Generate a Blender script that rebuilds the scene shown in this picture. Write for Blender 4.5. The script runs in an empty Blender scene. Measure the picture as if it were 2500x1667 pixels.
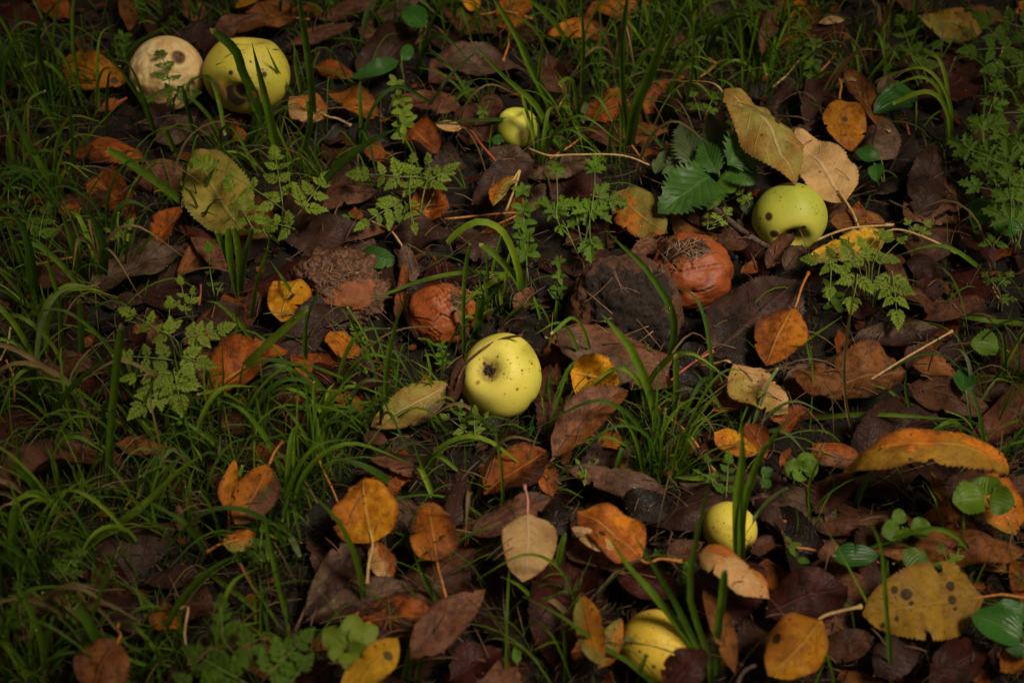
import bpy, math, random
import numpy as np
from mathutils import Vector, Matrix, noise
R_ = random.Random(7)
# ------------------------------------------------------------------ camera, sky, sun, exposure
scene = bpy.context.scene
COL = scene.collection
ELEV = math.radians(46); DIST = 1.45; FOC = 60.0
cam_d = bpy.data.cameras.new('camera'); cam = bpy.data.objects.new('camera', cam_d); COL.objects.link(cam)
cam_d.lens = FOC; cam_d.sensor_width = 36; cam_d.clip_start = .02; cam_d.clip_end = 200
CAM = Vector((0, -DIST*math.cos(ELEV), DIST*math.sin(ELEV)))
FWD = (-CAM).normalized(); RIGHT = Vector((1, 0, 0)); UPV = RIGHT.cross(FWD)
cam.location = CAM; cam.rotation_euler = (math.pi/2-ELEV, 0, 0)
cam_d.dof.use_dof = True; cam_d.dof.focus_distance = DIST-.015; cam_d.dof.aperture_fstop = 5.6
scene.camera = cam
world = bpy.data.worlds.new('World'); scene.world = world; world.use_nodes = True
wn = world.node_tree; wn.nodes.clear()
sky = wn.nodes.new('ShaderNodeTexSky'); sky.sky_type = 'NISHITA'; sky.sun_disc = False
SUN_EL, SUN_AZ = math.radians(60), math.radians(128)      # azimuth from +Y, clockwise
sky.sun_elevation = SUN_EL; sky.sun_rotation = SUN_AZ; sky.air_density = .6; sky.dust_density = 6; sky.ozone_density = .4
bg = wn.nodes.new('ShaderNodeBackground'); bg.inputs['Strength'].default_value = .05
wo = wn.nodes.new('ShaderNodeOutputWorld'); hs = wn.nodes.new('ShaderNodeHueSaturation'); hs.inputs['Saturation'].default_value = .25      # cloud: the sky's blue mostly gone
tint = wn.nodes.new('ShaderNodeMix'); tint.data_type = 'RGBA'; tint.blend_type = 'MULTIPLY'; tint.inputs[0].default_value = 1; tint.inputs[7].default_value = (1, .84, .60, 1)
wn.links.new(sky.outputs[0], hs.inputs['Color']); wn.links.new(hs.outputs[0], tint.inputs[6]); wn.links.new(tint.outputs[2], bg.inputs[0]); wn.links.new(bg.outputs[0], wo.inputs[0])
sun_d = bpy.data.lights.new('sun', 'SUN'); sun = bpy.data.objects.new('sun', sun_d); COL.objects.link(sun)
sun_d.energy = 5.0; sun_d.angle = math.radians(18); sun_d.color = (1, .88, .70)
sd = Vector((math.sin(SUN_AZ)*math.cos(SUN_EL), math.cos(SUN_AZ)*math.cos(SUN_EL), math.sin(SUN_EL)))
sun.rotation_euler = sd.to_track_quat('Z', 'Y').to_euler()
vs = scene.view_settings; vs.view_transform = 'Standard'; vs.look = 'None'; vs.gamma = 1; vs.exposure = 0.08
GAP_C = Vector((.07, .02, 0)); GAP_R = .43; CANOPY_N = 19000  # sun opening and leaf count of the added shading crown

# ------------------------------------------------------------------ helpers
def ray(x, y):
    return FWD + RIGHT*((x-1250)/2500*36/FOC) + UPV*((833.5-y)/2500*36/FOC)
def P(x, y, h=0.0):
    r = ray(x, y); return CAM + r*((h-CAM.z)/r.z)
def pxs(p): return (p-CAM).dot(FWD)*36/FOC/2500
def toc(p): return (CAM-p).normalized()

def mesh(name, v, f, mat=None, uv=None, smooth=True):
    m = bpy.data.meshes.new(name); m.from_pydata([tuple(a) for a in v], [], f)
    if uv is not None:
        l = m.uv_layers.new(name='UVMap'); idx = np.empty(len(m.loops), dtype=np.int32); m.loops.foreach_get('vertex_index', idx)
        l.data.foreach_set('uv', np.asarray(uv, dtype=np.float32)[idx].ravel())
    if smooth: m.polygons.foreach_set('use_smooth', [True]*len(m.polygons))
    if mat: m.materials.append(mat)
    m.update(); return m
def link(name, me, parent=None, mw=None):
    o = bpy.data.objects.new(name, me); COL.objects.link(o)
    if parent: o.parent = parent
    if mw is not None: o.matrix_world = mw
    return o
def auto(o, prefix, c, cat, group, leaf=False):
    o['label'] = prefix; o['category'] = cat; o['group'] = group; AUTO.append((o, prefix, c, leaf))
AUTO = []
used_labels = {}
def tag(o, label, cat, group=None):
    o['label'] = label; o['category'] = cat
    if group: o['group'] = group
    used_labels.setdefault(label, []).append(o)
def stuff(o, label=None):
    o['kind'] = 'stuff'
    if label: o['label'] = label
class MB:
    def __init__(s): s.v = []; s.f = []; s.uv = []
    def add(s, v, f, uv):
        k = len(s.v); s.v += v; s.uv += uv; s.f += [tuple(i+k for i in q) for q in f]
    def mesh(s, name, mat): return mesh(name, s.v, s.f, mat, s.uv)

def spline(pts, n):
    out = []; m = len(pts)
    if m == 2: return [pts[0].lerp(pts[1], i/n) for i in range(n+1)]
    for i in range(n+1):
        t = i/n*(m-1); k = min(int(t), m-2); t -= k
        p1, p2 = pts[k], pts[k+1]
        p0 = pts[k-1] if k else p1*2-p2
        p3 = pts[k+2] if k+2 < m else p2*2-p1
        out.append(.5*((2*p1)+(p2-p0)*t+(2*p0-5*p1+4*p2-p3)*t*t+(3*p1-p0-3*p2+p3)*t**3))
    return out
def tube(pts, r, n=10, seg=6, knob=0):
    c = spline(pts, n); v = []; f = []; uv = []
    for i, p in enumerate(c):
        t = (c[min(i+1, n)]-c[max(i-1, 0)]).normalized()
        a = t.orthogonal().normalized(); b = t.cross(a)
        rr = r(i/n) if callable(r) else r
        for k in range(seg):
            an = 2*math.pi*k/seg; v.append(p+(a*math.cos(an)+b*math.sin(an))*rr); uv.append((i/n, k/seg))
    for i in range(n):
        for k in range(seg):
            f.append((i*seg+k, i*seg+(k+1) % seg, (i+1)*seg+(k+1) % seg, (i+1)*seg+k))
    f.append(tuple(range(seg))[::-1]); f.append(tuple(n*seg+k for k in range(seg)))
    return v, f, uv

# ------------------------------------------------------------------ materials
class NT:
    def __init__(s, name):
        s.m = bpy.data.materials.new(name); s.m.use_nodes = True; s.t = s.m.node_tree; s.t.nodes.clear()
    def n(s, ty, props=None, **ins):
        nd = s.t.nodes.new(ty)
        for k, v in (props or {}).items(): setattr(nd, k, v)
        for k, v in ins.items():
            k2 = int(k[1:]) if k[0] == '_' and k[1:].isdigit() else k.replace('_', ' ')
            s.set(nd.inputs[k2], v)
        return nd
    def set(s, sock, v):
        if isinstance(v, bpy.types.NodeSocket): s.t.links.new(v, sock)
        elif isinstance(v, tuple) and sock.type == 'RGBA' and len(v) == 3: sock.default_value = (*v, 1)
        else: sock.default_value = v
    def math(s, op, a, b=0.0, c=0.0): 
        return s.n('ShaderNodeMath', {'operation': op}, _0=a, _1=b, _2=c).outputs[0]
    def sstep(s, x, a, b, lo=0.0, hi=1.0):
        return s.n('ShaderNodeMapRange', {'interpolation_type': 'SMOOTHSTEP'}, Value=x, From_Min=a, From_Max=b, To_Min=lo, To_Max=hi).outputs[0]
    def mix(s, f, a, b):
        nd = s.t.nodes.new('ShaderNodeMix'); nd.data_type = 'RGBA'
        s.set(nd.inputs[0], f); s.set(nd.inputs[6], a); s.set(nd.inputs[7], b); return nd.outputs[2]
    def noise(s, vec, sc, det=3, rough=.55):
        return s.n('ShaderNodeTexNoise', Vector=vec, Scale=sc, Detail=det, Roughness=rough).outputs[0]
    def coords(s):
        tc = s.n('ShaderNodeTexCoord'); oi = s.n('ShaderNodeObjectInfo')
        off = s.math('MULTIPLY', oi.outputs['Random'], 37.0)
        cv = s.n('ShaderNodeCombineXYZ', X=off, Y=off, Z=off)
        vec = s.n('ShaderNodeVectorMath', {'operation': 'ADD'}, _0=tc.outputs['Object'], _1=cv.outputs[0]).outputs[0]
        return tc, oi, vec
    def out(s, col, rough=.5, bump=None, trans=0.0, spec=.4, bd=.001, bs=.6, tcol=None, emit=None, sss=0, extra=None):
        nm = None
        if bump is not None:
            nm = s.n('ShaderNodeBump', Strength=bs, Distance=bd, Height=bump).outputs[0]
        p = s.n('ShaderNodeBsdfPrincipled', Base_Color=col, Roughness=rough)
        p.inputs['Specular IOR Level'].default_value = spec
        if sss:
            p.inputs['Subsurface Weight'].default_value = sss; p.inputs['Subsurface Scale'].default_value = .006
            p.inputs['Subsurface Radius'].default_value = (1, .7, .25)
        if nm: s.t.links.new(nm, p.inputs['Normal'])
        for k, v in (extra or {}).items(): s.set(p.inputs[k], v)
        res = p.outputs[0]
        if trans:
            tr = s.n('ShaderNodeBsdfTranslucent', Color=tcol if tcol is not None else col)
            res = s.n('ShaderNodeMixShader', _0=trans, _1=res, _2=tr.outputs[0]).outputs[0]
        s.n('ShaderNodeOutputMaterial', Surface=res); return s.m

def leaf_mat(name, A, B, E, two=None, spot=0.0, vein=None, vs_=.5, rough=.5, under=None, trans=.15, quilt=0.0, mott=.5, nv=8.0, scol=(.02, .012, .01), rustle=1.0, blotch=.55):
    Eo = E; s = NT(name); tc, oi, vec = s.coords()
    uv = s.n('ShaderNodeSeparateXYZ', Vector=tc.outputs['UV'])
    u, v = uv.outputs[0], uv.outputs[1]
    a = s.math('MULTIPLY', s.math('ABSOLUTE', s.math('SUBTRACT', v, .5)), 2.0)
    n1 = s.noise(vec, 38, 4, .6); n2 = s.noise(vec, 160, 4, .65); n3 = s.noise(vec, 900, 2)
    f1 = s.sstep(n1, .5-.18/rustle, .5+.18/rustle)
    if two:      # second tone over part of the blade, along an uneven border
        fd = s.math('ADD', s.math('MULTIPLY', s.noise(vec, 17, 2), 1.3), s.math('MULTIPLY', s.noise(vec, 110, 3), .5))
        fd = s.math('ADD', fd, s.math('MULTIPLY', s.math('SUBTRACT', v, .5), two[3]))
        tf = s.sstep(fd, .84, .98)
        A = s.mix(tf, A, two[0]); B = s.mix(tf, B, two[1]); E = s.mix(tf, E, two[2])
    col = s.mix(f1, A, B)
    col = s.mix(s.math('MULTIPLY', s.sstep(n2, .45, .64), mott), col, E)
    n4 = s.noise(vec, 62, 5, .7); col = s.mix(s.math('MULTIPLY', s.sstep(n4, .55, .66), blotch), col, tuple(c*.6 for c in Eo))
    # margin and tip browning, uneven
    ed = s.math('ADD', s.math('POWER', a, 3.0), s.math('MULTIPLY', s.math('SUBTRACT', n1, .5), 1.6))
    col = s.mix(s.sstep(ed, .62, 1.0, 0, .75), col, E)
    # veins
    wob = s.math('MULTIPLY', s.math('SUBTRACT', n1, .5), .5)
    sv = s.math('ADD', s.math('SUBTRACT', s.math('MULTIPLY', u, nv), s.math('MULTIPLY', s.math('POWER', a, .8), 2.0)), wob)
    fr = s.math('ABSOLUTE', s.math('SUBTRACT', s.math('FRACT', s.math('ADD', sv, 10.0)), .5))
    side = s.math('MULTIPLY', s.sstep(fr, .075, .015), s.sstep(a, .97, .55))
    mid = s.sstep(a, .075, .025)
    ve = s.math('MAXIMUM', mid, s.math('MULTIPLY', side, .55))
    cell = s.n('ShaderNodeTexVoronoi', {'feature': 'DISTANCE_TO_EDGE'}, Vector=vec, Scale=420.0).outputs[0]
    net = s.sstep(cell, .12, .0)
    if vein is not None:
        col = s.mix(s.math('MULTIPLY', ve, vs_), col, vein)
        col = s.mix(s.math('MULTIPLY', net, vs_*.22), col, vein)
    if spot:
        vo = s.n('ShaderNodeTexVoronoi', Vector=vec, Scale=95.0)
        rnd = s.n('ShaderNodeSeparateColor', Color=vo.outputs['Color'])
        keep = s.math('LESS_THAN', rnd.outputs[0], spot)
        sz = s.math('ADD', s.math('MULTIPLY', rnd.outputs[1], .32), .08)
        d = s.math('ADD', vo.outputs['Distance'], s.math('MULTIPLY', s.math('SUBTRACT', n2, .5), .25))
        sm = s.math('MULTIPLY', s.math('LESS_THAN', d, sz), keep)
        col = s.mix(s.math('MULTIPLY', sm, .88), col, scol)
    # tiny dark freckles
    vf = s.n('ShaderNodeTexVoronoi', Vector=vec, Scale=520.0)
    rf = s.n('ShaderNodeSeparateColor', Color=vf.outputs['Color'])
    fk = s.math('MULTIPLY', s.math('LESS_THAN', vf.outputs['Distance'], .26), s.math('LESS_THAN', rf.outputs[0], .16))
    col = s.mix(s.math('MULTIPLY', fk, .55), col, scol)
    # per leaf brightness
    br = s.math('ADD', s.math('MULTIPLY', oi.outputs['Random'], .45), .72)
    col = s.n('ShaderNodeVectorMath', {'operation': 'SCALE'}, _0=col, Scale=br).outputs[0]
    if under is not None:
        g = s.n('ShaderNodeNewGeometry'); col = s.mix(s.math('MULTIPLY', g.outputs['Backfacing'], .7), col, under)
    h = s.math('ADD', s.math('MULTIPLY', ve, .5), s.math('MULTIPLY', n3, .25))
    h = s.math('ADD', h, s.math('MULTIPLY', net, -.12)); h = s.math('ADD', h, s.math('MULTIPLY', n2, .5))
    if quilt: h = s.math('SUBTRACT', s.math('MULTIPLY', s.math('ADD', fr, 0.0), quilt), s.math('MULTIPLY', mid, .4))
    rg = s.math('ADD', s.math('MULTIPLY', n2, .3), rough-.15)
    return s.out(col, rg, h, trans, .16, .0014, .9)

PALP = {
 'tan':     dict(name='leaf_pale_tan', ABE=((.64,.41,.17), (.54,.31,.11), (.42,.20,.07)), vein=(.66,.47,.26), vs_=.75, under=(.62,.40,.18), trans=.2, mott=.35, blotch=.25, scol=(.14,.05,.03), rough=.6),
 'cream':   dict(name='leaf_cream_orange', ABE=((.58,.36,.16), (.50,.18,.05), (.30,.22,.07)), vein=(.55,.36,.18), vs_=.5, trans=.2, mott=.5),
 'yellow':  dict(name='leaf_golden_yellow', ABE=((.72,.35,.012), (.60,.21,.008), (.30,.08,.008)), spot=.04, vein=(.62,.38,.06), vs_=.45, trans=.25, mott=.5),
 'bright':  dict(name='leaf_bright_yellow', ABE=((.72,.40,.02), (.62,.30,.015), (.25,.14,.02)), spot=.28, vein=(.6,.36,.05), vs_=.4, trans=.25, scol=(.06,.06,.04)),
 'orange':  dict(name='leaf_orange', ABE=((.56,.18,.010), (.36,.095,.008), (.13,.032,.008)), spot=.05, vein=(.55,.25,.05), vs_=.55, trans=.22, mott=.6),
 'spotted': dict(name='leaf_orange_spotted', ABE=((.56,.22,.012), (.40,.12,.010), (.16,.045,.008)), spot=.16, vein=(.5,.2,.03), vs_=.5, trans=.2, scol=(.05,.045,.05)),
 'rust':    dict(name='leaf_rust', ABE=((.36,.088,.008), (.16,.036,.007), (.06,.016,.006)), vein=(.42,.15,.03), vs_=.5, trans=.15, mott=.7),
 'mustard': dict(name='leaf_mustard', ABE=((.31,.175,.015), (.22,.115,.012), (.15,.06,.01)), spot=.30, vein=(.30,.19,.03), vs_=.4, trans=.15, scol=(.016,.014,.012)),
 'olive':   dict(name='leaf_olive_yellow', ABE=((.27,.23,.04), (.27,.17,.025), (.15,.15,.03)), spot=.05, vein=(.36,.31,.09), vs_=.5, trans=.2, mott=.6),
 'greenor': dict(name='leaf_green_orange', ABE=((.32,.31,.06), (.38,.19,.03), (.24,.11,.02)), spot=.06, vein=(.58,.42,.2), vs_=.8, trans=.2, under=(.45,.33,.14)),
 'pink':    dict(name='leaf_pinkish_brown', ABE=((.175,.074,.036), (.10,.038,.020), (.045,.016,.009)), vein=(.10,.035,.022), vs_=.6, trans=.06, mott=.7, rough=.5),
 'grey':    dict(name='leaf_grey_brown', ABE=((.135,.082,.050), (.075,.041,.025), (.032,.016,.010)), vein=(.06,.028,.02), vs_=.7, trans=.04, mott=.7, rough=.5),
 'brown':   dict(name='leaf_brown', ABE=((.095,.036,.017), (.05,.018,.009), (.022,.008,.005)), vein=(.12,.045,.018), vs_=.5, trans=.05, mott=.7, rough=.5),
 'ochre':   dict(name='leaf_ochre_brown', ABE=((.24,.085,.017), (.12,.038,.011), (.05,.017,.007)), spot=.08, vein=(.30,.13,.04), vs_=.5, trans=.08, mott=.7),
 'purple':  dict(name='leaf_purple_brown', ABE=((.046,.020,.013), (.026,.011,.007), (.013,.006,.004)), vein=(.06,.024,.016), vs_=.5, trans=.02, mott=.6, rough=.45),
 'maroon':  dict(name='leaf_maroon', ABE=((.048,.009,.005), (.025,.006,.004), (.012,.004,.003)), vein=(.07,.02,.012), vs_=.4, trans=.03, mott=.6, rough=.45),
 'black':   dict(name='leaf_blackish', ABE=((.016,.009,.007), (.010,.006,.005), (.006,.004,.004)), vein=(.04,.02,.018), vs_=.5, trans=0.01, mott=.5, rough=.42),
}
PAL = {}
def pal_mat(a, b=None, side=1):
    if (a, b, side) not in PAL:
        k = dict(PALP[a]); nm = k.pop('name'); ABE = k.pop('ABE')
        two = (*PALP[b]['ABE'], .5*side) if b else None
        PAL[a, b, side] = leaf_mat(nm+('_and_'+b if b else ''), *ABE, two=two, **k)
    return PAL[a, b, side]
WORDS = {'tan':'pale tan','cream':'cream and orange','yellow':'golden yellow','bright':'bright yellow spotted','orange':'orange','spotted':'orange dark-spotted','rust':'rust-coloured','mustard':'mustard black-spotted','olive':'olive yellow','greenor':'green and orange mottled','pink':'pinkish brown','grey':'grey-brown','brown':'brown','ochre':'ochre brown','purple':'dark purple-brown','maroon':'dark maroon','black':'blackish'}
def green_mat(name, A, B, C, trans=.4, rough=.42, vein=None, quilt=0.0, tip=None):
    s = NT(name); tc, oi, vec = s.coords()
    uv = s.n('ShaderNodeSeparateXYZ', Vector=tc.outputs['UV']); u, v = uv.outputs[0], uv.outputs[1]
    a = s.math('MULTIPLY', s.math('ABSOLUTE', s.math('SUBTRACT', v, .5)), 2.0)
    n1 = s.noise(vec, 45, 3); n2 = s.noise(vec, 300, 3)
    col = s.mix(s.sstep(n1, .35, .65), A, B)
    col = s.mix(s.sstep(n2, .5, .72, 0, .4), col, C)
    st = s.n('ShaderNodeTexWave', {'bands_direction': 'Y'}, Vector=tc.outputs['UV'], Scale=2.6, Distortion=.6).outputs['Fac']
    mid = s.sstep(a, .10, .02)
    col = s.mix(s.math('MULTIPLY', mid, .45), col, vein or C)
    if tip is not None:
        tf = s.math('MULTIPLY', s.sstep(s.math('ADD', u, s.math('MULTIPLY', s.math('SUBTRACT', n1, .5), .12)), .965, 1.0), .9)
        col = s.mix(tf, col, tip)
    br = s.math('ADD', s.math('MULTIPLY', oi.outputs['Random'], .5), .75)
    col = s.n('ShaderNodeVectorMath', {'operation': 'SCALE'}, _0=col, Scale=br).outputs[0]
    h = s.math('ADD', s.math('MULTIPLY', n2, .4), s.math('MULTIPLY', mid, -.6))
    if quilt:
        sv = s.math('SUBTRACT', s.math('MULTIPLY', u, 8.0), s.math('MULTIPLY', a, 2.5))
        fr = s.math('ABSOLUTE', s.math('SUBTRACT', s.math('FRACT', s.math('ADD', sv, 10.0)), .5))
        h = s.math('ADD', h, s.math('MULTIPLY', s.math('SUBTRACT', 0.0, fr), -quilt))
        col = s.mix(s.sstep(fr, .09, .0, 0, .5), col, vein or C)
    else: h = s.math('ADD', h, s.math('MULTIPLY', st, .35))
    return s.out(col, rough, h, trans, .25, .0008, .6)
GREEN = {
 'blade': green_mat('grass_green', (0.117,0.214,0.013), (0.083,0.159,0.010), (0.180,0.262,0.022), tip=(0.600,0.524,0.200)),
 'dark':  green_mat('grass_dark_green', (0.063,0.135,0.011), (0.045,0.099,0.009), (0.098,0.166,0.018), tip=(0.525,0.414,0.150)),
 'lime':  green_mat('grass_lime_green', (0.195,0.290,0.018), (0.135,0.228,0.013), (0.270,0.331,0.031), tip=(0.600,0.580,0.225)),
 'pale':  green_mat('grass_pale', (.17,.22,.08), (.12,.18,.05), (.26,.27,.11), tip=(.45,.38,.2)),
 'straw': green_mat('dry_stalk', (.28,.20,.08), (.20,.13,.05), (.35,.26,.12), tip=(.4,.3,.15)),
 'herb':  green_mat('herb_green', (0.210,0.290,0.027), (0.156,0.238,0.020), (0.264,0.324,0.043), vein=(0.300,0.394,0.093)),
 'herbd': green_mat('herb_mid_green', (0.102,0.192,0.012), (0.074,0.144,0.009), (0.132,0.220,0.020), vein=(0.180,0.290,0.055)),
 'nettle':green_mat('nettle_green', (0.051,0.131,0.020), (0.038,0.099,0.015), (0.083,0.166,0.035), quilt=1.2, vein=(0.120,0.235,0.062)),
 'nettlep':green_mat('nettle_faded_green', (.10,.135,.05), (.075,.11,.035), (.14,.16,.07), quilt=1.0, vein=(.16,.2,.09)),
 'glossy':green_mat('glossy_leaf_green', (.045,.15,.022), (.035,.115,.018), (.08,.18,.04), rough=.3, vein=(.12,.22,.07)),
}
def simple(name, A, B, sc=300, rough=.6, bs=.6, trans=0):
    s = NT(name); tc, oi, vec = s.coords(); n = s.noise(vec, sc, 4)
    return s.out(s.mix(s.sstep(n, .3, .7), A, B), rough, n, trans, .35, .001, bs)
M_pet_o = simple('petiole_orange', (.42,.17,.03), (.30,.09,.02)); M_pet_r = simple('petiole_red', (.36,.07,.05), (.25,.05,.03))
M_pet_t = simple('petiole_tan', (.48,.33,.14), (.36,.20,.07)); M_pet_b = simple('petiole_brown', (.12,.055,.03), (.07,.03,.018))
M_pet_p = simple('petiole_pink', (.48,.19,.17), (.38,.17,.12)); M_pet_g = simple('stem_green', (.10,.17,.03), (.14,.15,.035))
M_twig = simple('twig_bark', (.12,.08,.055), (.05,.03,.022), 500, .8, 1)
PETM = {'o': M_pet_o, 'r': M_pet_r, 't': M_pet_t, 'b': M_pet_b, 'p': M_pet_p, 'g': M_pet_g}

# ------------------------------------------------------------------ ground
def gz(x, y):
    return .007*noise.noise(Vector((x*9, y*9, 0)))+.0035*noise.noise(Vector((x*31, y*31, 3)))
def make_ground():
    s = NT('soil'); tc = s.n('ShaderNodeTexCoord'); vec = tc.outputs['Object']
    n1 = s.noise(vec, 14, 5, .6); n2 = s.noise(vec, 120, 5, .7); n3 = s.noise(vec, 600, 3, .7)
    col = s.mix(s.sstep(n1, .35, .65), (.008,.005,.004), (.014,.008,.005))
    col = s.mix(s.sstep(n2, .5, .7, 0, .7), col, (.03,.016,.009)); col = s.mix(s.sstep(n3, .6, .75, 0, .5), col, (.06,.035,.018))
    h = s.math('ADD', n2, s.math('MULTIPLY', n3, .5))
    m = s.out(col, .75, h, 0, .3, .006, 1)
    xs = [-40, -12, -4, -2]+[-1.3+i*.013 for i in range(201)]+[2, 4, 12, 40]
    n = len(xs); v = []; uv = []
    for y in xs:
        for x in xs:
            e = max(0, 1-max(0, max(abs(x), abs(y))-1.3)); v.append((x, y, gz(x, y)*e)); uv.append((x, y))
    f = [(j*n+i, j*n+i+1, (j+1)*n+i+1, (j+1)*n+i) for j in range(n-1) for i in range(n-1)]
    o = link('ground', mesh('ground', v, f, m, uv)); o['kind'] = 'structure'; o['label'] = 'dark damp orchard soil under the litter'
make_ground()

# ------------------------------------------------------------------ leaf geometry (local: x along, z normal)
def leaf_geo(L, W, p=.85, q=.8, serr=.04, cup=.3, curl=0.3, fold=0.0, wave=.05, crump=.03, seed=0, nu=64, nv=5, twist=0.0, tipc=1.0, dmg=True, bend=1.0, acum=(.06, .04)):
    rs = random.Random(seed); ph = rs.uniform(0, 6); off = rs.uniform(0, 90)
    bites = {s_: [(rs.uniform(.12, .92), rs.uniform(.010, .035), rs.uniform(.10, .34)) for _ in range(rs.choice([0, 0, 1, 1, 2]))] if dmg else [] for s_ in (-1, 1)}
    tooth = [rs.uniform(.2, 1.5) for _ in range(nu+1)]
    ben = rs.uniform(-.05, .05)*bend; asy = rs.uniform(-.1, .1)*bend
    # centreline with curvature
    cl = [Vector((0, 0))]; cu = []
    for i in range(nu+1):
        th = curl*((i/nu)**tipc-.5)*-1; cu.append(th)
        if i: cl.append(cl[-1]+Vector((math.cos((cu[i]+cu[i-1])/2), math.sin((cu[i]+cu[i-1])/2))))
    ch = cl[-1]; k = L/ch.length; ang = math.atan2(ch.y, ch.x); ca, sa = math.cos(-ang), math.sin(-ang)
    cl = [Vector((c.x*ca-c.y*sa, c.x*sa+c.y*ca))*k for c in cl]; cu = [a-ang for a in cu]
    v = []; uv = []; seg = 2*nv
    for i in range(nu+1):
        u = i/nu; s = math.sin(math.pi*min(1, max(0, u))**p); hw = W/2*max(s, 0)**q
        hw *= (1-.92*math.exp(-(u/acum[0])**1.3))*(1-.75*math.exp(-((1-u)/acum[1])**1.3))
        hw *= 1+.07*noise.noise(Vector((u*3, off, 0)))
        for j in range(-nv, nv+1):
            t = j/nv; e = abs(t)
            w = hw*(1+asy*(1 if j > 0 else -1))
            for bu, bw, bd in bites[1 if j > 0 else -1]: w *= 1-bd*math.exp(-((u-bu)/bw)**4)
            if e == 1 and 0 < i < nu: w *= 1+(serr if i % 2 else -serr*.6)*min(1, s*2)*tooth[i]*.8
            sp = w*t
            ks = cup*(.55+.45*u)/(W/2)
            if abs(ks) < 1e-4: y, z = sp, 0
            else: y, z = math.sin(ks*sp)/ks, (1-math.cos(ks*sp))/ks
            y2 = y*math.cos(fold); z += abs(y)*math.sin(fold); y = y2
            z += W*wave*e*e*math.sin(u*9+ph+(2.2 if t > 0 else 0))*min(1, s*1.5)
            z += W*.016*math.cos(6.283*(8*u-2*e**.8))*e*(1-e*.5)*min(1, s*2)
            z += W*crump*.45*noise.noise(Vector((u*L*110+off, sp*110, off)))
            z += W*crump*noise.noise(Vector((u*L*38+off, sp*38, off)))*2
            tw = twist*(u-.5); y, z = y*math.cos(tw)-z*math.sin(tw), y*math.sin(tw)+z*math.cos(tw)
            c = cl[i]; th = cu[i]
            sh = (.007*L if (e == 1 and i % 2) else 0)
            v.append((c.x+sh-z*math.sin(th), y+ben*L*math.sin(math.pi*u), c.y+z*math.cos(th))); uv.append((u, .5+t/2))
    f = []
    m = seg+1
    for i in range(nu):
        for j in range(seg): f.append((i*m+j, (i+1)*m+j, (i+1)*m+j+1, i*m+j+1))
    return v, f, uv
def frame(B, T, roll=0.0, camw=.45):
    X = (T-B).normalized(); ref = Vector((0, 0, 1-camw))+toc(B)*camw
    N = (ref-X*ref.dot(X)).normalized(); N = Matrix.Rotation(roll, 3, X) @ N; Y = N.cross(X)
    return Matrix.Translation(B) @ Matrix((X, Y, N)).transposed().to_4x4(), Y
def img_f(Y): return max(.6, (Y-FWD*Y.dot(FWD)).length)

LAND = [(1225,919,'large yellow apple'),(1928,530,'green apple with dark spots'),(603,185,'yellow apple at the back'),(405,180,'pale gnawed apple'),(1262,315,'small apple at the top'),(1779,1290,'small freckled apple'),(1605,1580,'front yellow apple'),(1688,662,'cracked orange rotten apple'),(1075,765,'rotten apple with one split'),(830,700,'mushy rotten apple'),(1530,755,'black mouldy apple'),(485,905,'shrivelled brown apple'),(910,1240,'golden heart-shaped leaf'),(1283,1335,'pale tan leaf'),(1490,1300,'orange folded leaf'),(2030,410,'pale veined leaf'),(2250,1090,'long arching orange leaf'),(2250,1490,'mustard black-spotted leaf'),(1910,1580,'curled gold leaf'),(540,470,'large olive leaf'),(340,660,'grey-brown folded leaf'),(1750,400,'nettle'),(620,1200,'red-stalked orange leaf'),(425,870,'feathery frond on the left'),(2110,680,'feathery frond on the right'),(930,1600,'bright yellow leaf at the bottom'),(720,860,'broad purple leaves'),(1450,890,'small golden curled leaf'),(845,1570,'buttercup leaf'),(2310,1345,'rolled brown leaf'),(2430,350,'frond mass at the right edge'),(240,165,'notched orange leaf'),(1440,500,'trifoliate sprays'),(1810,770,'large blackish leaf'),(2290,150,'maroon leaf'),(300,1610,'tan leaf at the bottom left'),(1660,90,'tall broad blade'),(2090,930,'ochre leaf with a long stalk'),(740,290,'tan leaf by the back apple'),(1000,440,'feathery sprays above the centre')]
def where(x, y, leaf=False, k=0):
    c = sorted((l for l in LAND if not (leaf and ('leaf' in l[2] or 'leaves' in l[2]) and math.hypot(l[0]-x, l[1]-y) < 75)), key=lambda l: (l[0]-x)**2+(l[1]-y)**2)[k]
    dx, dy = x-c[0], y-c[1]; d = math.hypot(dx, dy)
    if d < 45: return 'touching the '+c[2]
    a = math.degrees(math.atan2(-dy, dx)) % 360
    w = ['right of','behind right of','behind','behind left of','left of','front left of','in front of','front right of'][int((a+22.5)//45) % 8]
    return ('close ' if d < 120 else '')+w+' the '+c[2]
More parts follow.
